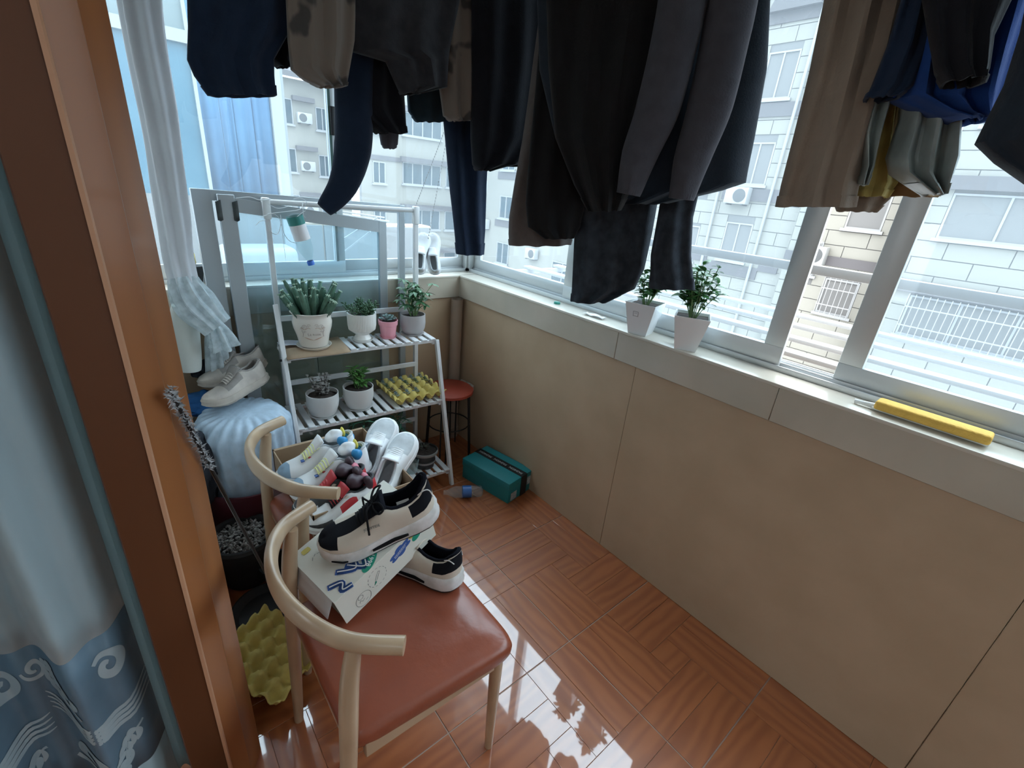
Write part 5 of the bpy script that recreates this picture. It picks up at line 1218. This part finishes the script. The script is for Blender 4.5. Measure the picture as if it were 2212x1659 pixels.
# dark clothes stuffed between
bm = bmesh.new(); bmesh.ops.create_icosphere(bm, subdivisions=4, radius=1)
for v in bm.verts: v.co = Vector((v.co.x * 0.085, v.co.y * 0.07, v.co.z * 0.055)) * (1 + 0.25 * noise.noise(v.co * 3))
o = finish('cloth_wad', bm, mat('bright_blue_cloth', (0.02, 0.13, 0.36), 0.85, var=0.2, scale=20)); o.location = (-1.405, -0.155, 0.610); tag(o, 'wad of bright blue cloth behind the front dirty shoe', 'cloth')
for lab, loc, s_ in (('wad of black cloth behind the dirty shoes', (-1.345, -0.055, 0.72), (0.075, 0.04, 0.05)), ('dark cloth between the door jamb and the plastic bag', (-1.465, -0.40, 0.44), (0.05, 0.08, 0.16))):
    bm = bmesh.new(); bmesh.ops.create_icosphere(bm, subdivisions=4, radius=1)
    for v in bm.verts: v.co = Vector((v.co.x * s_[0], v.co.y * s_[1], v.co.z * s_[2])) * (1 + 0.3 * noise.noise(v.co * 2.5))
    o = finish('cloth_wad', bm, mat('black_cloth', (0.015, 0.017, 0.025), 0.95)); o.location = loc; tag(o, lab, 'cloth')
# fluffy duster stick leaning out of the tub
d0 = Vector((-1.455, -0.62, 0.30)); ptsd = [at(368, 845, 1, -1.41), at(410, 925, 1, -1.37), at(452, 1005, 1, -1.325)]
du = thing('duster', 'grey fluffy duster leaning between the door jamb and the tub', 'duster', ptsd[0])
bm = bmesh.new(); pp_ = smoothpath([p - ptsd[0] for p in ptsd], 8)
for p in pp_ * 1:
    for q in range(40):
        d_ = Vector((rnd(-1, 1), rnd(-1, 1), rnd(-1, 1))).normalized(); l = rnd(0.006, 0.013); s_ = d_.orthogonal().normalized() * 0.0018; b_ = p + Vector((rnd(-.006, .006), rnd(-.006, .006), rnd(-.008, .008)))
        bm.faces.new([bm.verts.new(b_ - s_), bm.verts.new(b_ + s_), bm.verts.new(b_ + d_ * l)])
o = finish('fluff', bm, mat('grey_fluff', (0.50, 0.53, 0.56), 0.95, var=0.5, scale=60), du, False); tag(o, kind='stuff')
bm = bmesh.new(); tube(bm, [pp_[0], pp_[-1] + (pp_[-1] - pp_[0]) * 4.3], 0.004, 8); finish('handle', bm, M_dark, du)
# black pot with pale gravel, on a second upturned pot
M_bpot = mat('black_rubber_pot', (0.020, 0.020, 0.022), 0.65, var=0.3, scale=20)
bp_ = thing('flower_pot', 'black clay pot filled with dry pale gravel left of the near chair', 'pot', (-1.400, -0.600, 0))
bm = bmesh.new(); lathe(bm, [(0, 0), (0.085, 0), (0.092, 0.02), (0.104, 0.12), (0.112, 0.165), (0.122, 0.185), (0.128, 0.205), (0.122, 0.218), (0.108, 0.214), (0.100, 0.19), (0, 0.18)], 48); finish('pot', bm, M_bpot, bp_)
bm = bmesh.new()
for k in range(420):
    a_ = rnd(0, 2 * PI); r = 0.098 * math.sqrt(random.random()); s_ = rnd(0.004, 0.0085); p = Vector((r * math.cos(a_), r * math.sin(a_), 0.196 + rnd(0, 0.012)))
    bmesh.ops.create_icosphere(bm, subdivisions=1, radius=s_, matrix=Matrix.Translation(p) @ Euler((rnd(0, 3), rnd(0, 3), 0)).to_matrix().to_4x4() @ Matrix.Diagonal((1.3, 0.8, 0.6, 1)))
g = finish('gravel', bm, mat('pale_gravel', (0.38, 0.36, 0.34), 0.9, var=0.75, scale=70, c2=(0.07, 0.06, 0.055)), bp_, False); tag(g, kind='stuff')
bm = bmesh.new(); lathe(bm, [(0, 0.0), (0.055, 0.0), (0.070, 0.085), (0.075, 0.095), (0.066, 0.095), (0.052, 0.01), (0, 0.01)], 36)
o = finish('flower_pot', bm, M_bpot); o.location = (-1.30, -0.700, 0); tag(o, 'small empty black pot on the floor between the gravel pot and chair', 'pot')
bm = bmesh.new(); lathe(bm, [(0, 0.0), (0.10, 0.0), (0.125, 0.03), (0.120, 0.03), (0.098, 0.005), (0, 0.005)], 40)
o = finish('saucer', bm, M_bpot); o.location = (-1.385, -0.840, 0); tag(o, 'wide black saucer on the dark floor behind the near chair', 'saucer')

# white curtain bundle wrapped in plastic at its foot
M_sheer = mat('white_curtain_cloth', (0.66, 0.68, 0.72), 0.85, var=0.06, scale=8)
cp = [at(300, -250, 1, -0.12), at(303, 0, 1, -0.12), at(345, 250, 1, -0.12), at(372, 450, 1, -0.13), at(388, 570, 1, -0.14), at(412, 640, 1, -0.18), at(455, 690, 1, -0.22)]
cbn = thing('gathered_curtain', 'gathered white curtain hanging beside the door jamb, its foot wrapped in plastic', 'curtain', (cp[1].x, cp[1].y, 1.2)); og = Vector((cp[1].x, cp[1].y, 1.2))
cps = smoothpath([p - og for p in cp], 10)
def fold_tube(pts, rf, kf, amp, seg=72, cap=True):
    bm = bmesh.new(); fr = frames(pts); rings = []
    for i, (p, s, u) in enumerate(fr):
        r = rf(i / (len(fr) - 1)); ring = []
        for k in range(seg):
            a_ = 2 * PI * k / seg; q = r * (1 + amp * math.sin(kf * a_ + 1.3 * math.sin(i * 0.12)) + 0.5 * amp * noise.noise(Vector((math.cos(a_) * 2, math.sin(a_) * 2, i * 0.15))))
            ring.append(bm.verts.new(p + s * math.cos(a_) * q + u * math.sin(a_) * q))
        rings.append(ring)
    for a2, b2 in zip(rings, rings[1:]):
        for k in range(seg): bm.faces.new((a2[k], a2[(k + 1) % seg], b2[(k + 1) % seg], b2[k]))
    if cap: bm.faces.new(rings[0]); bm.faces.new(rings[-1][::-1])
    return bm
finish('curtain_cloth', fold_tube(cps, lambda u: 0.058 - 0.020 * u, 7, 0.16), M_sheer, cbn)
finish('plastic_wrap', fold_tube(cps[44:] + [cps[-1] + Vector((0.02, -0.01, -0.03))], lambda u: 0.046 + 0.022 * math.sin(PI * u * 0.9), 11, 0.14), film('clear_wrap', (0.66, 0.74, 0.78), 0.62, 0.18, 0.3, 26), cbn)
tl = [cps[-1], cps[-1] + Vector((0.02, 0, -0.05)), cps[-1] + Vector((0.035, 0.01, -0.12))]
finish('wrap_tail', fold_tube(smoothpath(tl, 6), lambda u: 0.014 + 0.035 * u, 6, 0.3), MATS['clear_wrap'], cbn)
cv = [at(398, 660, 1, -0.10), at(402, 720, 1, -0.10), at(412, 800, 1, -0.11)]
og2 = cv[-1].copy(); cush = thing('bolster', 'white padded roll standing in the corner behind the curtain foot', 'bolster', og2)
finish('roll_cover', fold_tube(smoothpath([p - og2 for p in cv], 6), lambda u: 0.050 * (0.55 + 0.45 * math.sin(PI * (0.12 + 0.80 * u)) ** 0.5), 3, 0.04), mat('cream_cover', (0.66, 0.68, 0.64), 0.8), cush)
hp = at(470, 720, 1, -0.09); h2 = at(486, 790, 1, -0.09); 
hb = thing('plastic_bag', 'thin white plastic bag hanging beside the leaning sashes', 'bag', hp)
finish('bag_film', fold_tube(smoothpath([Vector((0, 0, 0.10)), Vector((0, 0, 0.04)), Vector((-0.01, 0, -0.04)), h2 - hp + Vector((-0.02, 0, -0.04))], 6), lambda u: 0.012 + 0.038 * u, 8, 0.2), MATS['clear_wrap'], hb)
# black pot with yellow cloth on the far sill
fp = at(405, 610, 1, 0.05); fp.z = SILL
fpt = thing('flower_pot', 'small black square pot with a yellow cloth at the left end of the far sill', 'pot', (fp.x + 0.015, 0.045, SILL), (0, 0, 0.3))
bm = bmesh.new(); bmesh.ops.create_cone(bm, cap_ends=True, segments=4, radius1=0.040, radius2=0.058, depth=0.085, matrix=Matrix.Translation((0, 0, 0.043)) @ Matrix.Rotation(PI / 4, 4, 'Z')); finish('pot', bm, M_bpot, fpt, False)
bm = bmesh.new(); bmesh.ops.create_icosphere(bm, subdivisions=3, radius=1)
for v in bm.verts: v.co = Vector((v.co.x * 0.035, v.co.y * 0.03, v.co.z * 0.060)) * (1 + 0.25 * noise.noise(v.co * 2)) + Vector((-0.005, 0, 0.115))
finish('yellow_cloth', bm, mat('yellow_cloth', (0.65, 0.52, 0.16), 0.8), fpt)
# bits on the right sill
bm = bmesh.new(); lathe(bm, [(0, 0.010), (0.014, 0.010), (0.0155, 0.008), (0.016, 0.0), (0, 0)], 24, rib=lambda a, j: 0.0003 * math.sin(20 * a)); o = finish('bottle_cap', bm, mat('green_cap', (0.02, 0.28, 0.22), 0.4)); o.location = (0.060, -0.775, SILL); tag(o, 'green bottle cap on the right sill before the trouser leg', 'cap')
bm = bmesh.new(); grid(bm, 12, 5, lambda u, v: Vector((0.035 * (v - .5), 0.11 * (u - .5), 0.004 + 0.007 * abs(math.sin(5 * u + 2 * v))))); o = finish('paper_scrap', bm, mat('white_paper', (0.80, 0.80, 0.80), 0.7)); o.location = (0.050, -1.030, SILL); o.rotation_euler = (0, 0, 0.1); tag(o, 'crumpled strip of white paper on the right sill', 'paper')
mo = o.modifiers.new('t', 'SOLIDIFY'); mo.thickness = 0.001
br = thing('scrub_brush', 'yellow sponge brush with a white handle lying on the right sill', 'brush', (0.052, -2.20, SILL), (0, 0, math.radians(-89)))
bx('sponge', -0.085, 0.165, -0.028, 0.028, 0.010, 0.036, mat('yellow_sponge', (0.78, 0.48, 0.10), 0.85, var=0.1, scale=40, bump=0.6, bscale=150), br, 0.007, seg=3)
bx('backing', -0.09, 0.165, -0.014, 0.014, 0.004, 0.012, M_plast, br, 0.002)
bm = bmesh.new(); tube(bm, [(-0.135, 0, 0.008), (-0.12, 0, 0.010), (-0.085, 0, 0.012)], [0.0075, 0.0055, 0.009], 12); finish('handle', bm, M_plast, br)
# ------------------------------------------------------------------ drying clothes
RZ = 2.36
for (x, y0, y1, lab) in ((-0.50, -3.2, -0.12, 'long white clothes rod nearer the right window, hung from the ceiling'), (-0.98, -3.2, -0.12, 'long white clothes rod nearer the door, hung from the ceiling')):
    rd = thing('clothes_rod', lab, 'rod', (x, (y0 + y1) / 2, RZ))
    bm = bmesh.new(); tube(bm, [(0, y0 - (y0 + y1) / 2, 0), (0, y1 - (y0 + y1) / 2, 0)], 0.0125, 12); finish('rod', bm, M_white, rd)
    for q in (-1.1, 0, 1.1):
        bm = bmesh.new(); tube(bm, [(0, q, 0.01), (0, q, 0.26)], 0.003, 6); finish('hanger_wire', bm, M_dark, rd)
def fab(name, c, var=0.15): return mat(name, c, 0.95, var=var, scale=30, bump=0.25, bscale=220, sheen=0.06, spec=0.2)
F_navy = fab('navy_cotton', (0.013, 0.024, 0.050)); F_blk = fab('black_cotton', (0.009, 0.010, 0.014)); F_blk2 = fab('soft_black_knit', (0.012, 0.012, 0.013)); F_char = fab('charcoal_fleece', (0.065, 0.065, 0.078)); F_brn = fab('taupe_cotton', (0.135, 0.115, 0.110))
F_den = fab('dark_grey_denim', (0.035, 0.036, 0.042), 0.3); F_teal = fab('slate_cotton', (0.030, 0.055, 0.075)); F_jean = fab('black_denim', (0.040, 0.050, 0.065), 0.45); F_tan = fab('tan_cotton', (0.25, 0.195, 0.15), 0.08)
F_och = fab('ochre_cotton', (0.24, 0.14, 0.06)); F_yel = fab('yellow_cotton', (0.46, 0.36, 0.12)); F_blue = fab('royal_blue_cotton', (0.018, 0.065, 0.26)); F_dkg = fab('dark_slate_cotton', (0.022, 0.030, 0.042))
F_camo = blotch('sand_print', (0.17, 0.140, 0.115), (0.05, 0.045, 0.042), 11, 0.57); F_gry = fab('grey_sock', (0.10, 0.10, 0.12))
F_satin = mat('grey_green_satin', (0.38, 0.44, 0.42), 0.45, var=0.35, scale=12, bump=0.5, bscale=14, c2=(0.22, 0.26, 0.25))
def garment(name, label, cat, rows, p0, ang, m, depth=0.05, folds=5, amp=0.010, hem=None, ztop=2.30, seed=0, parts=(), flare=1.0):
    pr = []
    for v, a, b in rows:
        A = atp(a, v, p0, ang); B = atp(b, v, p0, ang); pr.append((A, B))
    d = Vector((math.cos(ang), math.sin(ang), 0)); nrm = Vector((-d.y, d.x, 0))
    A0, B0 = pr[0]
    if len(pr) > 1:
        A1, B1 = pr[1]
        def ext(P0, P1):
            s_ = (P0 - P1) / max(0.02, (P0.z - P1.z)); s_ = Vector((max(-0.4, min(0.4, s_.x)), max(-0.4, min(0.4, s_.y)), 1)); return P0 + s_ * (ztop - P0.z)
        TA, TB = ext(A0, A1), ext(B0, B1)
        w0 = (B0 - A0).length
        if (TB - TA).dot(d) < 0.5 * w0: c = (TA + TB) / 2; TA = c - d * w0 * 0.3; TB = c + d * w0 * 0.3
        if ztop > A0.z + 0.03: pr.insert(0, (TA, TB))
    # resample by arc along rows
    seq = []
    for i in range(len(pr) - 1):
        n_ = max(2, int((pr[i][0] - pr[i + 1][0]).length / 0.03))
        for k in range(n_): seq.append((pr[i][0].lerp(pr[i + 1][0], k / n_), pr[i][1].lerp(pr[i + 1][1], k / n_)))
    seq.append(pr[-1])
    og = (pr[-1][0] + pr[-1][1]) / 2; t = thing(name, label, cat, og)
    N = 56
    def ring(i, e=0.0):
        A, B = seq[i]; C_ = (A + B) / 2; h = (B - A) / 2; out = []
        L = h.length
        for k in range(N):
            a_ = 2 * PI * k / N; c, s_ = math.cos(a_), math.sin(a_)
            zz = C_.z; tp = min(1, max(0.25, (2.35 - zz) / 0.5))
            w_ = depth * tp * math.copysign(abs(s_) ** 0.8, s_) + amp * math.sin(folds * c * 2.2 + seed + 1.2 * math.sin(zz * 5)) + amp * 0.8 * noise.noise(Vector((c * 2 + seed, zz * 6, s_)))
            p = C_ + h * (c * (1 + e / max(L, 0.01))) + nrm * (w_ + math.copysign(e, s_))
            p.z += 0.004 * noise.noise(Vector((c * 3 + seed, 0, s_))) if i == len(seq) - 1 else 0
            out.append(p - og)
        return out
    bm = bmesh.new(); R_ = [[bm.verts.new(p) for p in ring(i)] for i in range(len(seq))]
    for a2, b2 in zip(R_, R_[1:]):
        for k in range(N): bm.faces.new((a2[k], a2[(k + 1) % N], b2[(k + 1) % N], b2[k]))
    bm.faces.new(R_[0]); o = finish('body', bm, m, t)
    mo = o.modifiers.new('t', 'SOLIDIFY'); mo.thickness = 0.003; mo.offset = -1
    if hem:
        n_ = min(hem, len(seq) - 1); bm = bmesh.new(); R_ = [[bm.verts.new(p) for p in ring(len(seq) - 1 - k, 0.0025)] for k in range(n_ + 1)]
        R_ = [ [bm.verts.new(p) for p in ring(len(seq) - 1, -0.002)] ] + R_
        for a2, b2 in zip(R_, R_[1:]):
            for k in range(N): bm.faces.new((a2[k], a2[(k + 1) % N], b2[(k + 1) % N], b2[k]))
        o = finish('hem', bm, m, t)
    return t
def sleeve(t, pts, rads, p0, ang, m, cuff=None, name='sleeve', kf=3, off=0.0, flat=0.8):
    nrm = Vector((math.sin(ang), -math.cos(ang), 0))
    P_ = [atp(u, v, p0, ang) + nrm * off - t.location for (u, v) in pts]; sm = smoothpath(P_, 8)
    tab = [(i / (len(rads) - 1), r) for i, r in enumerate(rads)]
    s_ = finish(name, fold_tube(sm, lambda u: lerp(tab, u), kf, 0.06, 40), m, t)
    if cuff:
        n_ = len(sm); finish('cuff', fold_tube(sm[-cuff:] , lambda u: rads[-1] * (1.10 - 0.12 * u), 24, 0.02, 72), m, s_)
    return s_
LP = (-0.9, -0.80, 0); 
garment('shorts', 'navy blue hanging shorts, leftmost of the washing by the blue sheets', 'shorts', [(0, 403, 640), (60, 405, 630), (130, 403, 590), (165, 418, 590), (208, 450, 593)], LP, -0.05, F_navy, 0.045, 4, 0.010, 1, seed=1)
garment('shorts', 'dark navy garment edge hanging between the navy shorts and the sand printed shorts', 'shorts', [(0, 560, 650), (80, 570, 645), (128, 580, 632), (145, 600, 630)], (-0.9, -0.70, 0), -0.05, F_blk, 0.03, 3, 0.006, 1, seed=9)
garment('shorts', 'sand coloured shorts with dark blotch print, hem slanting, over the balcony stand', 'shorts', [(0, 616, 765), (90, 621, 762), (150, 628, 752), (172, 655, 748), (187, 690, 745)], (-0.9, -0.86, 0), -0.08, F_camo, 0.04, 4, 0.010, 1, seed=2)
garment('jacket', 'dark grey denim jacket with pointed hem corner between the two sand printed garments', 'jacket', [(0, 752, 990), (70, 756, 975), (110, 758, 968), (132, 835, 965), (190, 862, 962), (203, 872, 905)], (-0.8, -0.84, 0), -0.10, F_den, 0.045, 4, 0.009, 1, seed=3)
t = garment('sweater', 'black sweater whose long sleeve curves down to the stand rail', 'sweater', [(60, 735, 880), (150, 737, 868), (230, 740, 874), (288, 815, 876)], (-0.8, -0.72, 0), -0.10, F_blk, 0.05, 4, 0.008, 1, seed=4)
sleeve(t, [(775, 60), (768, 200), (765, 320), (742, 400), (700, 452)], [0.050, 0.060, 0.058, 0.046, 0.026], (-0.8, -0.72, 0), -0.10, F_navy, 5)
garment('sock', 'grey sock end showing under the black sweater hem', 'sock', [(230, 818, 858), (290, 820, 860), (312, 824, 858), (321, 832, 852)], (-0.8, -0.66, 0), -0.1, F_gry, 0.02, 2, 0.003, 1, ztop=1.95, seed=5)
garment('shirt', 'slate blue shirt hem hanging beside the narrow sand printed shorts', 'shirt', [(120, 880, 975), (190, 878, 970), (240, 882, 966), (263, 900, 962)], (-0.7, -0.66, 0), -0.1, F_teal, 0.03, 3, 0.006, 1, seed=6)
garment('shorts', 'narrow sand printed garment leg beside the black shirt', 'shorts', [(0, 934, 1032), (100, 942, 1025), (180, 950, 1020), (250, 960, 1018), (261, 975, 1014)], (-0.7, -0.82, 0), -0.12, F_camo, 0.03, 3, 0.008, 1, seed=7)
garment('trousers', 'long dark navy trouser leg reaching nearly to the corner sill', 'trousers', [(200, 955, 1062), (270, 960, 1058), (400, 972, 1050), (500, 983, 1048), (549, 988, 1044)], (-0.55, -0.70, 0), -0.25, F_navy, 0.035, 3, 0.008, 1, seed=8)
garment('shirt', 'black long shirt hanging in front of the navy trouser leg', 'shirt', [(0, 1018, 1190), (150, 1020, 1180), (300, 1018, 1170), (355, 1022, 1120), (368, 1030, 1058)], (-0.62, -0.86, 0), -0.3, F_blk, 0.04, 4, 0.008, 1, seed=10)
garment('shirt', 'plain black shirt whose hem ends above the taupe coat lining', 'shirt', [(0, 1050, 1300), (200, 1055, 1250), (315, 1058, 1200), (360, 1062, 1190)], (-0.50, -0.84, 0), -0.35, F_blk2, 0.05, 5, 0.010, 1, seed=11)
garment('shirt', 'taupe long shirt showing as a pale rim under the black tunic', 'shirt', [(60, 1162, 1260), (200, 1143, 1260), (300, 1128, 1260), (400, 1110, 1250), (470, 1099, 1240), (505, 1098, 1238), (529, 1100, 1232)], (-0.52, -1.02, 0), -0.55, F_brn, 0.04, 4, 0.008, 1, seed=12)
garment('tunic', 'long black tunic hanging over the taupe shirt', 'tunic', [(0, 1172, 1330), (200, 1155, 1300), (340, 1142, 1280), (440, 1135, 1262), (490, 1140, 1252), (514, 1175, 1236)], (-0.60, -1.10, 0), -0.6, F_blk2, 0.04, 4, 0.008, 1, seed=13)
garment('sweater', 'wide black sweatshirt body filling the middle of the washing', 'sweater', [(0, 1160, 1660), (150, 1165, 1655), (300, 1200, 1630), (395, 1240, 1612), (412, 1260, 1560), (440, 1270, 1440)], (-0.42, -1.34, 0), -0.80, F_dkg, 0.055, 5, 0.010, 1, seed=14)
t = garment('sweater', 'charcoal fleece sweatshirt with two hanging cuffed sleeves, nearest the middle', 'sweater', [(0, 1180, 1480), (150, 1185, 1440), (300, 1200, 1400), (400, 1240, 1370), (455, 1270, 1340)], (-0.55, -1.30, 0), -0.80, F_blk2, 0.06, 5, 0.012, 1, seed=15)
sleeve(t, [(1470, -60), (1450, 80), (1412, 240), (1372, 340), (1350, 420)], [0.055, 0.056, 0.054, 0.047, 0.032], (-0.55, -1.30, 0), -0.80, F_char, 7, off=0.07)
sleeve(t, [(1575, -60), (1555, 80), (1520, 240), (1482, 350), (1462, 430)], [0.055, 0.056, 0.053, 0.046, 0.033], (-0.52, -1.36, 0), -0.80, F_char, 7, off=0.05)
garment('trousers', 'dark washed denim trouser leg with frayed hem reaching the right sill', 'trousers', [(420, 1238, 1425), (500, 1241, 1410), (580, 1237, 1392), (622, 1235, 1372), (650, 1233, 1310)], (-0.35, -1.22, 0), -0.85, F_jean, 0.045, 4, 0.012, 1, ztop=1.9, seed=16)
garment('trousers', 'shorter dark denim trouser leg hanging above the white planters', 'trousers', [(400, 1432, 1512), (470, 1420, 1496), (550, 1405, 1492), (622, 1403, 1498)], (-0.30, -1.38, 0), -0.85, F_jean, 0.04, 3, 0.008, 1, ztop=1.9, seed=17)
garment('trousers', 'wide tan trouser leg with straight hem before the window mullion', 'trousers', [(0, 1782, 1960), (150, 1750, 1920), (300, 1712, 1885), (400, 1686, 1855), (447, 1676, 1845)], (-0.50, -1.86, 0), -1.05, F_tan, 0.05, 4, 0.010, 1, seed=18)
garment('trousers', 'second tan trouser leg peeping out behind the wide one', 'trousers', [(200, 1800, 1960), (350, 1800, 1960), (430, 1800, 1920), (457, 1810, 1890)], (-0.40, -1.86, 0), -1.05, F_tan, 0.03, 3, 0.006, 1, seed=28)
garment('shirt', 'grey-green satin shirt with crinkled edge between the tan trousers and the ochre shirt', 'shirt', [(150, 1900, 1960), (220, 1862, 1925), (290, 1848, 1905), (360, 1858, 1885), (400, 1850, 1870)], (-0.48, -1.92, 0), -1.08, F_satin, 0.02, 3, 0.012, 1, seed=19)
garment('shirt', 'ochre brown shirt hanging behind the satin cloth', 'shirt', [(180, 1900, 2040), (300, 1880, 2000), (380, 1870, 1980), (424, 1850, 2030)], (-0.36, -1.94, 0), -1.08, F_och, 0.03, 3, 0.008, 1, seed=20)
garment('shirt', 'yellow shirt hem bulging below the ochre shirt', 'shirt', [(300, 1880, 1930), (362, 1865, 1930), (395, 1850, 1938), (425, 1850, 1915)], (-0.40, -1.90, 0), -1.08, F_yel, 0.03, 3, 0.008, 1, ztop=1.95, seed=21)
garment('shirt', 'grey-green satin garment with puckered hem under the blue shirt', 'shirt', [(200, 1950, 2080), (260, 1945, 2072), (340, 1918, 2068), (375, 1925, 2055), (420, 2000, 2030)], (-0.42, -2.02, 0), -1.12, F_satin, 0.035, 4, 0.014, 1, seed=22)
garment('shirt', 'royal blue shirt with uneven hem behind the black vest', 'shirt', [(0, 1950, 2230), (120, 1935, 2190), (215, 1925, 2165), (250, 2010, 2140), (262, 2060, 2132)], (-0.45, -2.06, 0), -1.12, F_blue, 0.045, 5, 0.012, 1, seed=23)
garment('trousers', 'dark navy strip of a garment between the tan trousers and the blue shirt', 'trousers', [(0, 1945, 2015), (100, 1915, 2000), (190, 1880, 1968), (215, 1868, 1935)], (-0.50, -2.00, 0), -1.1, F_navy, 0.03, 3, 0.006, 1, seed=24)
garment('vest', 'black vest hanging in front of the royal blue shirt', 'vest', [(0, 1990, 2185), (80, 2004, 2145), (150, 2018, 2135), (180, 2040, 2122)], (-0.55, -2.06, 0), -1.12, F_blk, 0.04, 4, 0.008, 1, seed=25)
garment('trousers', 'dark slate garment with slanting hem cut by the photo edge at far right', 'trousers', [(60, 2208, 2420), (180, 2172, 2420), (310, 2107, 2420), (350, 2150, 2420), (440, 2290, 2430)], (-0.60, -2.10, 0), -1.15, F_dkg, 0.045, 4, 0.010, 1, seed=26)

# ------------------------------------------------------------------ room curtain beside the casing
M_cur = mat('blue_grey_satin', (0.36, 0.48, 0.53), 0.40, var=0.08, scale=14, stretch=(1, 1, 0.2), sheen=0.3); M_cband = mat('slate_blue_band', (0.14, 0.23, 0.31), 0.5, var=0.1, scale=20); M_cmot = mat('silver_motif', (0.42, 0.53, 0.58), 0.35)
ZB1, ZB0 = 0.70, 0.28
def cpath(s):          # s in metres of cloth from the casing
    x = -1.705 - 0.62 * s; y = -1.372 + 0.045 * math.cos(s * 2 * PI / 0.30 + 0.5) + 0.014 * math.cos(s * 2 * PI / 0.115 + 1.0) + 0.03 * s; return x, y
def cs(s, z, e=0.0):
    x, y = cpath(s); x2, y2 = cpath(s + 0.004); n_ = Vector((-(y2 - y), (x2 - x), 0)).normalized()
    if n_.y > 0: n_ = -n_
    sway = 0.02 * math.sin(z * 3.0 + s * 5)
    return Vector((x + n_.x * e, y + n_.y * e + sway * 0.4, z))
ct = thing('door_curtain', 'long slate blue satin curtain with silver scroll border hanging left of the door casing', 'curtain', (-1.95, -1.36, 0))
oc = Vector((-1.95, -1.36, 0))
for nm_, z0, z1, m_ in (('curtain_cloth', ZB1, 2.4, M_cur), ('border_band', ZB0, ZB1, M_cband), ('lower_cloth', 0.02, ZB0, M_cur)):
    bm = bmesh.new(); grid(bm, 200, max(4, int((z1 - z0) / 0.06)), lambda u, v: cs(u * 1.05, z0 + (z1 - z0) * v) - oc); o = finish(nm_, bm, m_, ct); mo = o.modifiers.new('t', 'SOLIDIFY'); mo.thickness = 0.002; mo.offset = 1 if False else 0
# scrollwork of the border, laid on the cloth
bm = bmesh.new()
def ribbon(pts, wf):
    P_ = smoothpath([(x, z, 0) for x, z in pts], 6); n_ = len(P_)
    prev = None
    for i, p in enumerate(P_):
        d_ = (P_[min(i + 1, n_ - 1)] - P_[max(i - 1, 0)]); d_ = d_.normalized() if d_.length > 1e-6 else Vector((1, 0, 0)); s_ = Vector((-d_.y, d_.x, 0)) * wf(i / (n_ - 1))
        a_, b_ = p + s_, p - s_
        if abs(a_.x) > 1.2: continue
        cur = (bm.verts.new(cs(a_.x, a_.y, 0.0022) - oc), bm.verts.new(cs(p.x, p.y, 0.0026) - oc), bm.verts.new(cs(b_.x, b_.y, 0.0022) - oc))
        if prev:
            bm.faces.new((prev[0], prev[1], cur[1], cur[0])); bm.faces.new((prev[1], prev[2], cur[2], cur[1]))
        prev = cur
def spiral(cx, cz, r, turns, a0, sg=1, w_=0.006):
    ribbon([(cx + sg * r * (1 - 0.75 * k / 18) * math.cos(a0 + turns * 2 * PI * k / 18), cz + r * (1 - 0.75 * k / 18) * math.sin(a0 + turns * 2 * PI * k / 18)) for k in range(19)], lambda u: w_ * (0.5 + 0.6 * math.sin(PI * u)))
def leafs(cx, cz, ang, L, sg):
    base = [(cx + L * k / 6 * math.cos(ang) + sg * 0.02 * math.sin(PI * k / 6) * math.sin(ang), cz + L * k / 6 * math.sin(ang) + 0.02 * math.sin(PI * k / 6) * math.cos(ang)) for k in range(7)]
    ribbon(base, lambda u: 0.003 * (1.2 - u))
    for k in range(1, 7):
        bx_, bz_ = base[k]; l = 0.040 * (1 - 0.09 * k)
        for s_ in (-1, 1):
            a_ = ang + s_ * 0.9; ribbon([(bx_, bz_), (bx_ + l * 0.5 * math.cos(a_), bz_ + l * 0.5 * math.sin(a_)), (bx_ + l * math.cos(a_ - s_ * 0.4), bz_ + l * math.sin(a_ - s_ * 0.4))], lambda u: 0.0088 * math.sin(PI * (0.1 + 0.85 * u)))
for rep in range(4):
    s0 = 0.02 + rep * 0.25
    spiral(s0 + 0.05, ZB1 - 0.085, 0.040, 1.2, PI * 0.2, 1, 0.011); leafs(s0 + 0.14, ZB1 - 0.17, 1.25, 0.13, 1)
    for q in range(4): ribbon([(s0 - 0.02, ZB1 - 0.19 - 0.016 * q), (s0 + 0.06, ZB1 - 0.215 - 0.014 * q), (s0 + 0.15, ZB1 - 0.200 - 0.012 * q), (s0 + 0.22, ZB1 - 0.13 - 0.016 * q)], lambda u: 0.0064 * math.sin(PI * (0.05 + 0.9 * u)))
    spiral(s0 + 0.17, ZB0 + 0.085, 0.045, 1.3, PI * 1.1, -1, 0.012); leafs(s0 + 0.02, ZB0 + 0.13, -0.9, 0.12, -1); spiral(s0 + 0.09, ZB0 + 0.055, 0.026, 1.1, 0.3, 1, 0.006)
    spiral(s0 + 0.22, ZB1 - 0.06, 0.030, 1.3, PI, -1, 0.006)
o = finish('scroll_motif', bm, M_cmot, ct, True, 80); tag(o, kind='stuff')
# plain sheer layer just behind it
ct2 = thing('sheer_curtain', 'plain pale blue sheer curtain between the satin curtain and the casing', 'curtain', (-1.80, -1.25, 0)); o2 = Vector((-1.80, -1.25, 0))
bm = bmesh.new(); grid(bm, 90, 30, lambda u, v: Vector((-1.685 - 0.4 * u, -1.27 + 0.016 * math.sin(u * 45) + 0.05 * u, 0.02 + 2.38 * v)) - o2); o = finish('sheer_cloth', bm, sheer('pale_blue_sheer', (0.55, 0.68, 0.72), 0.55), ct2); mo = o.modifiers.new('t', 'SOLIDIFY'); mo.thickness = 0.0015
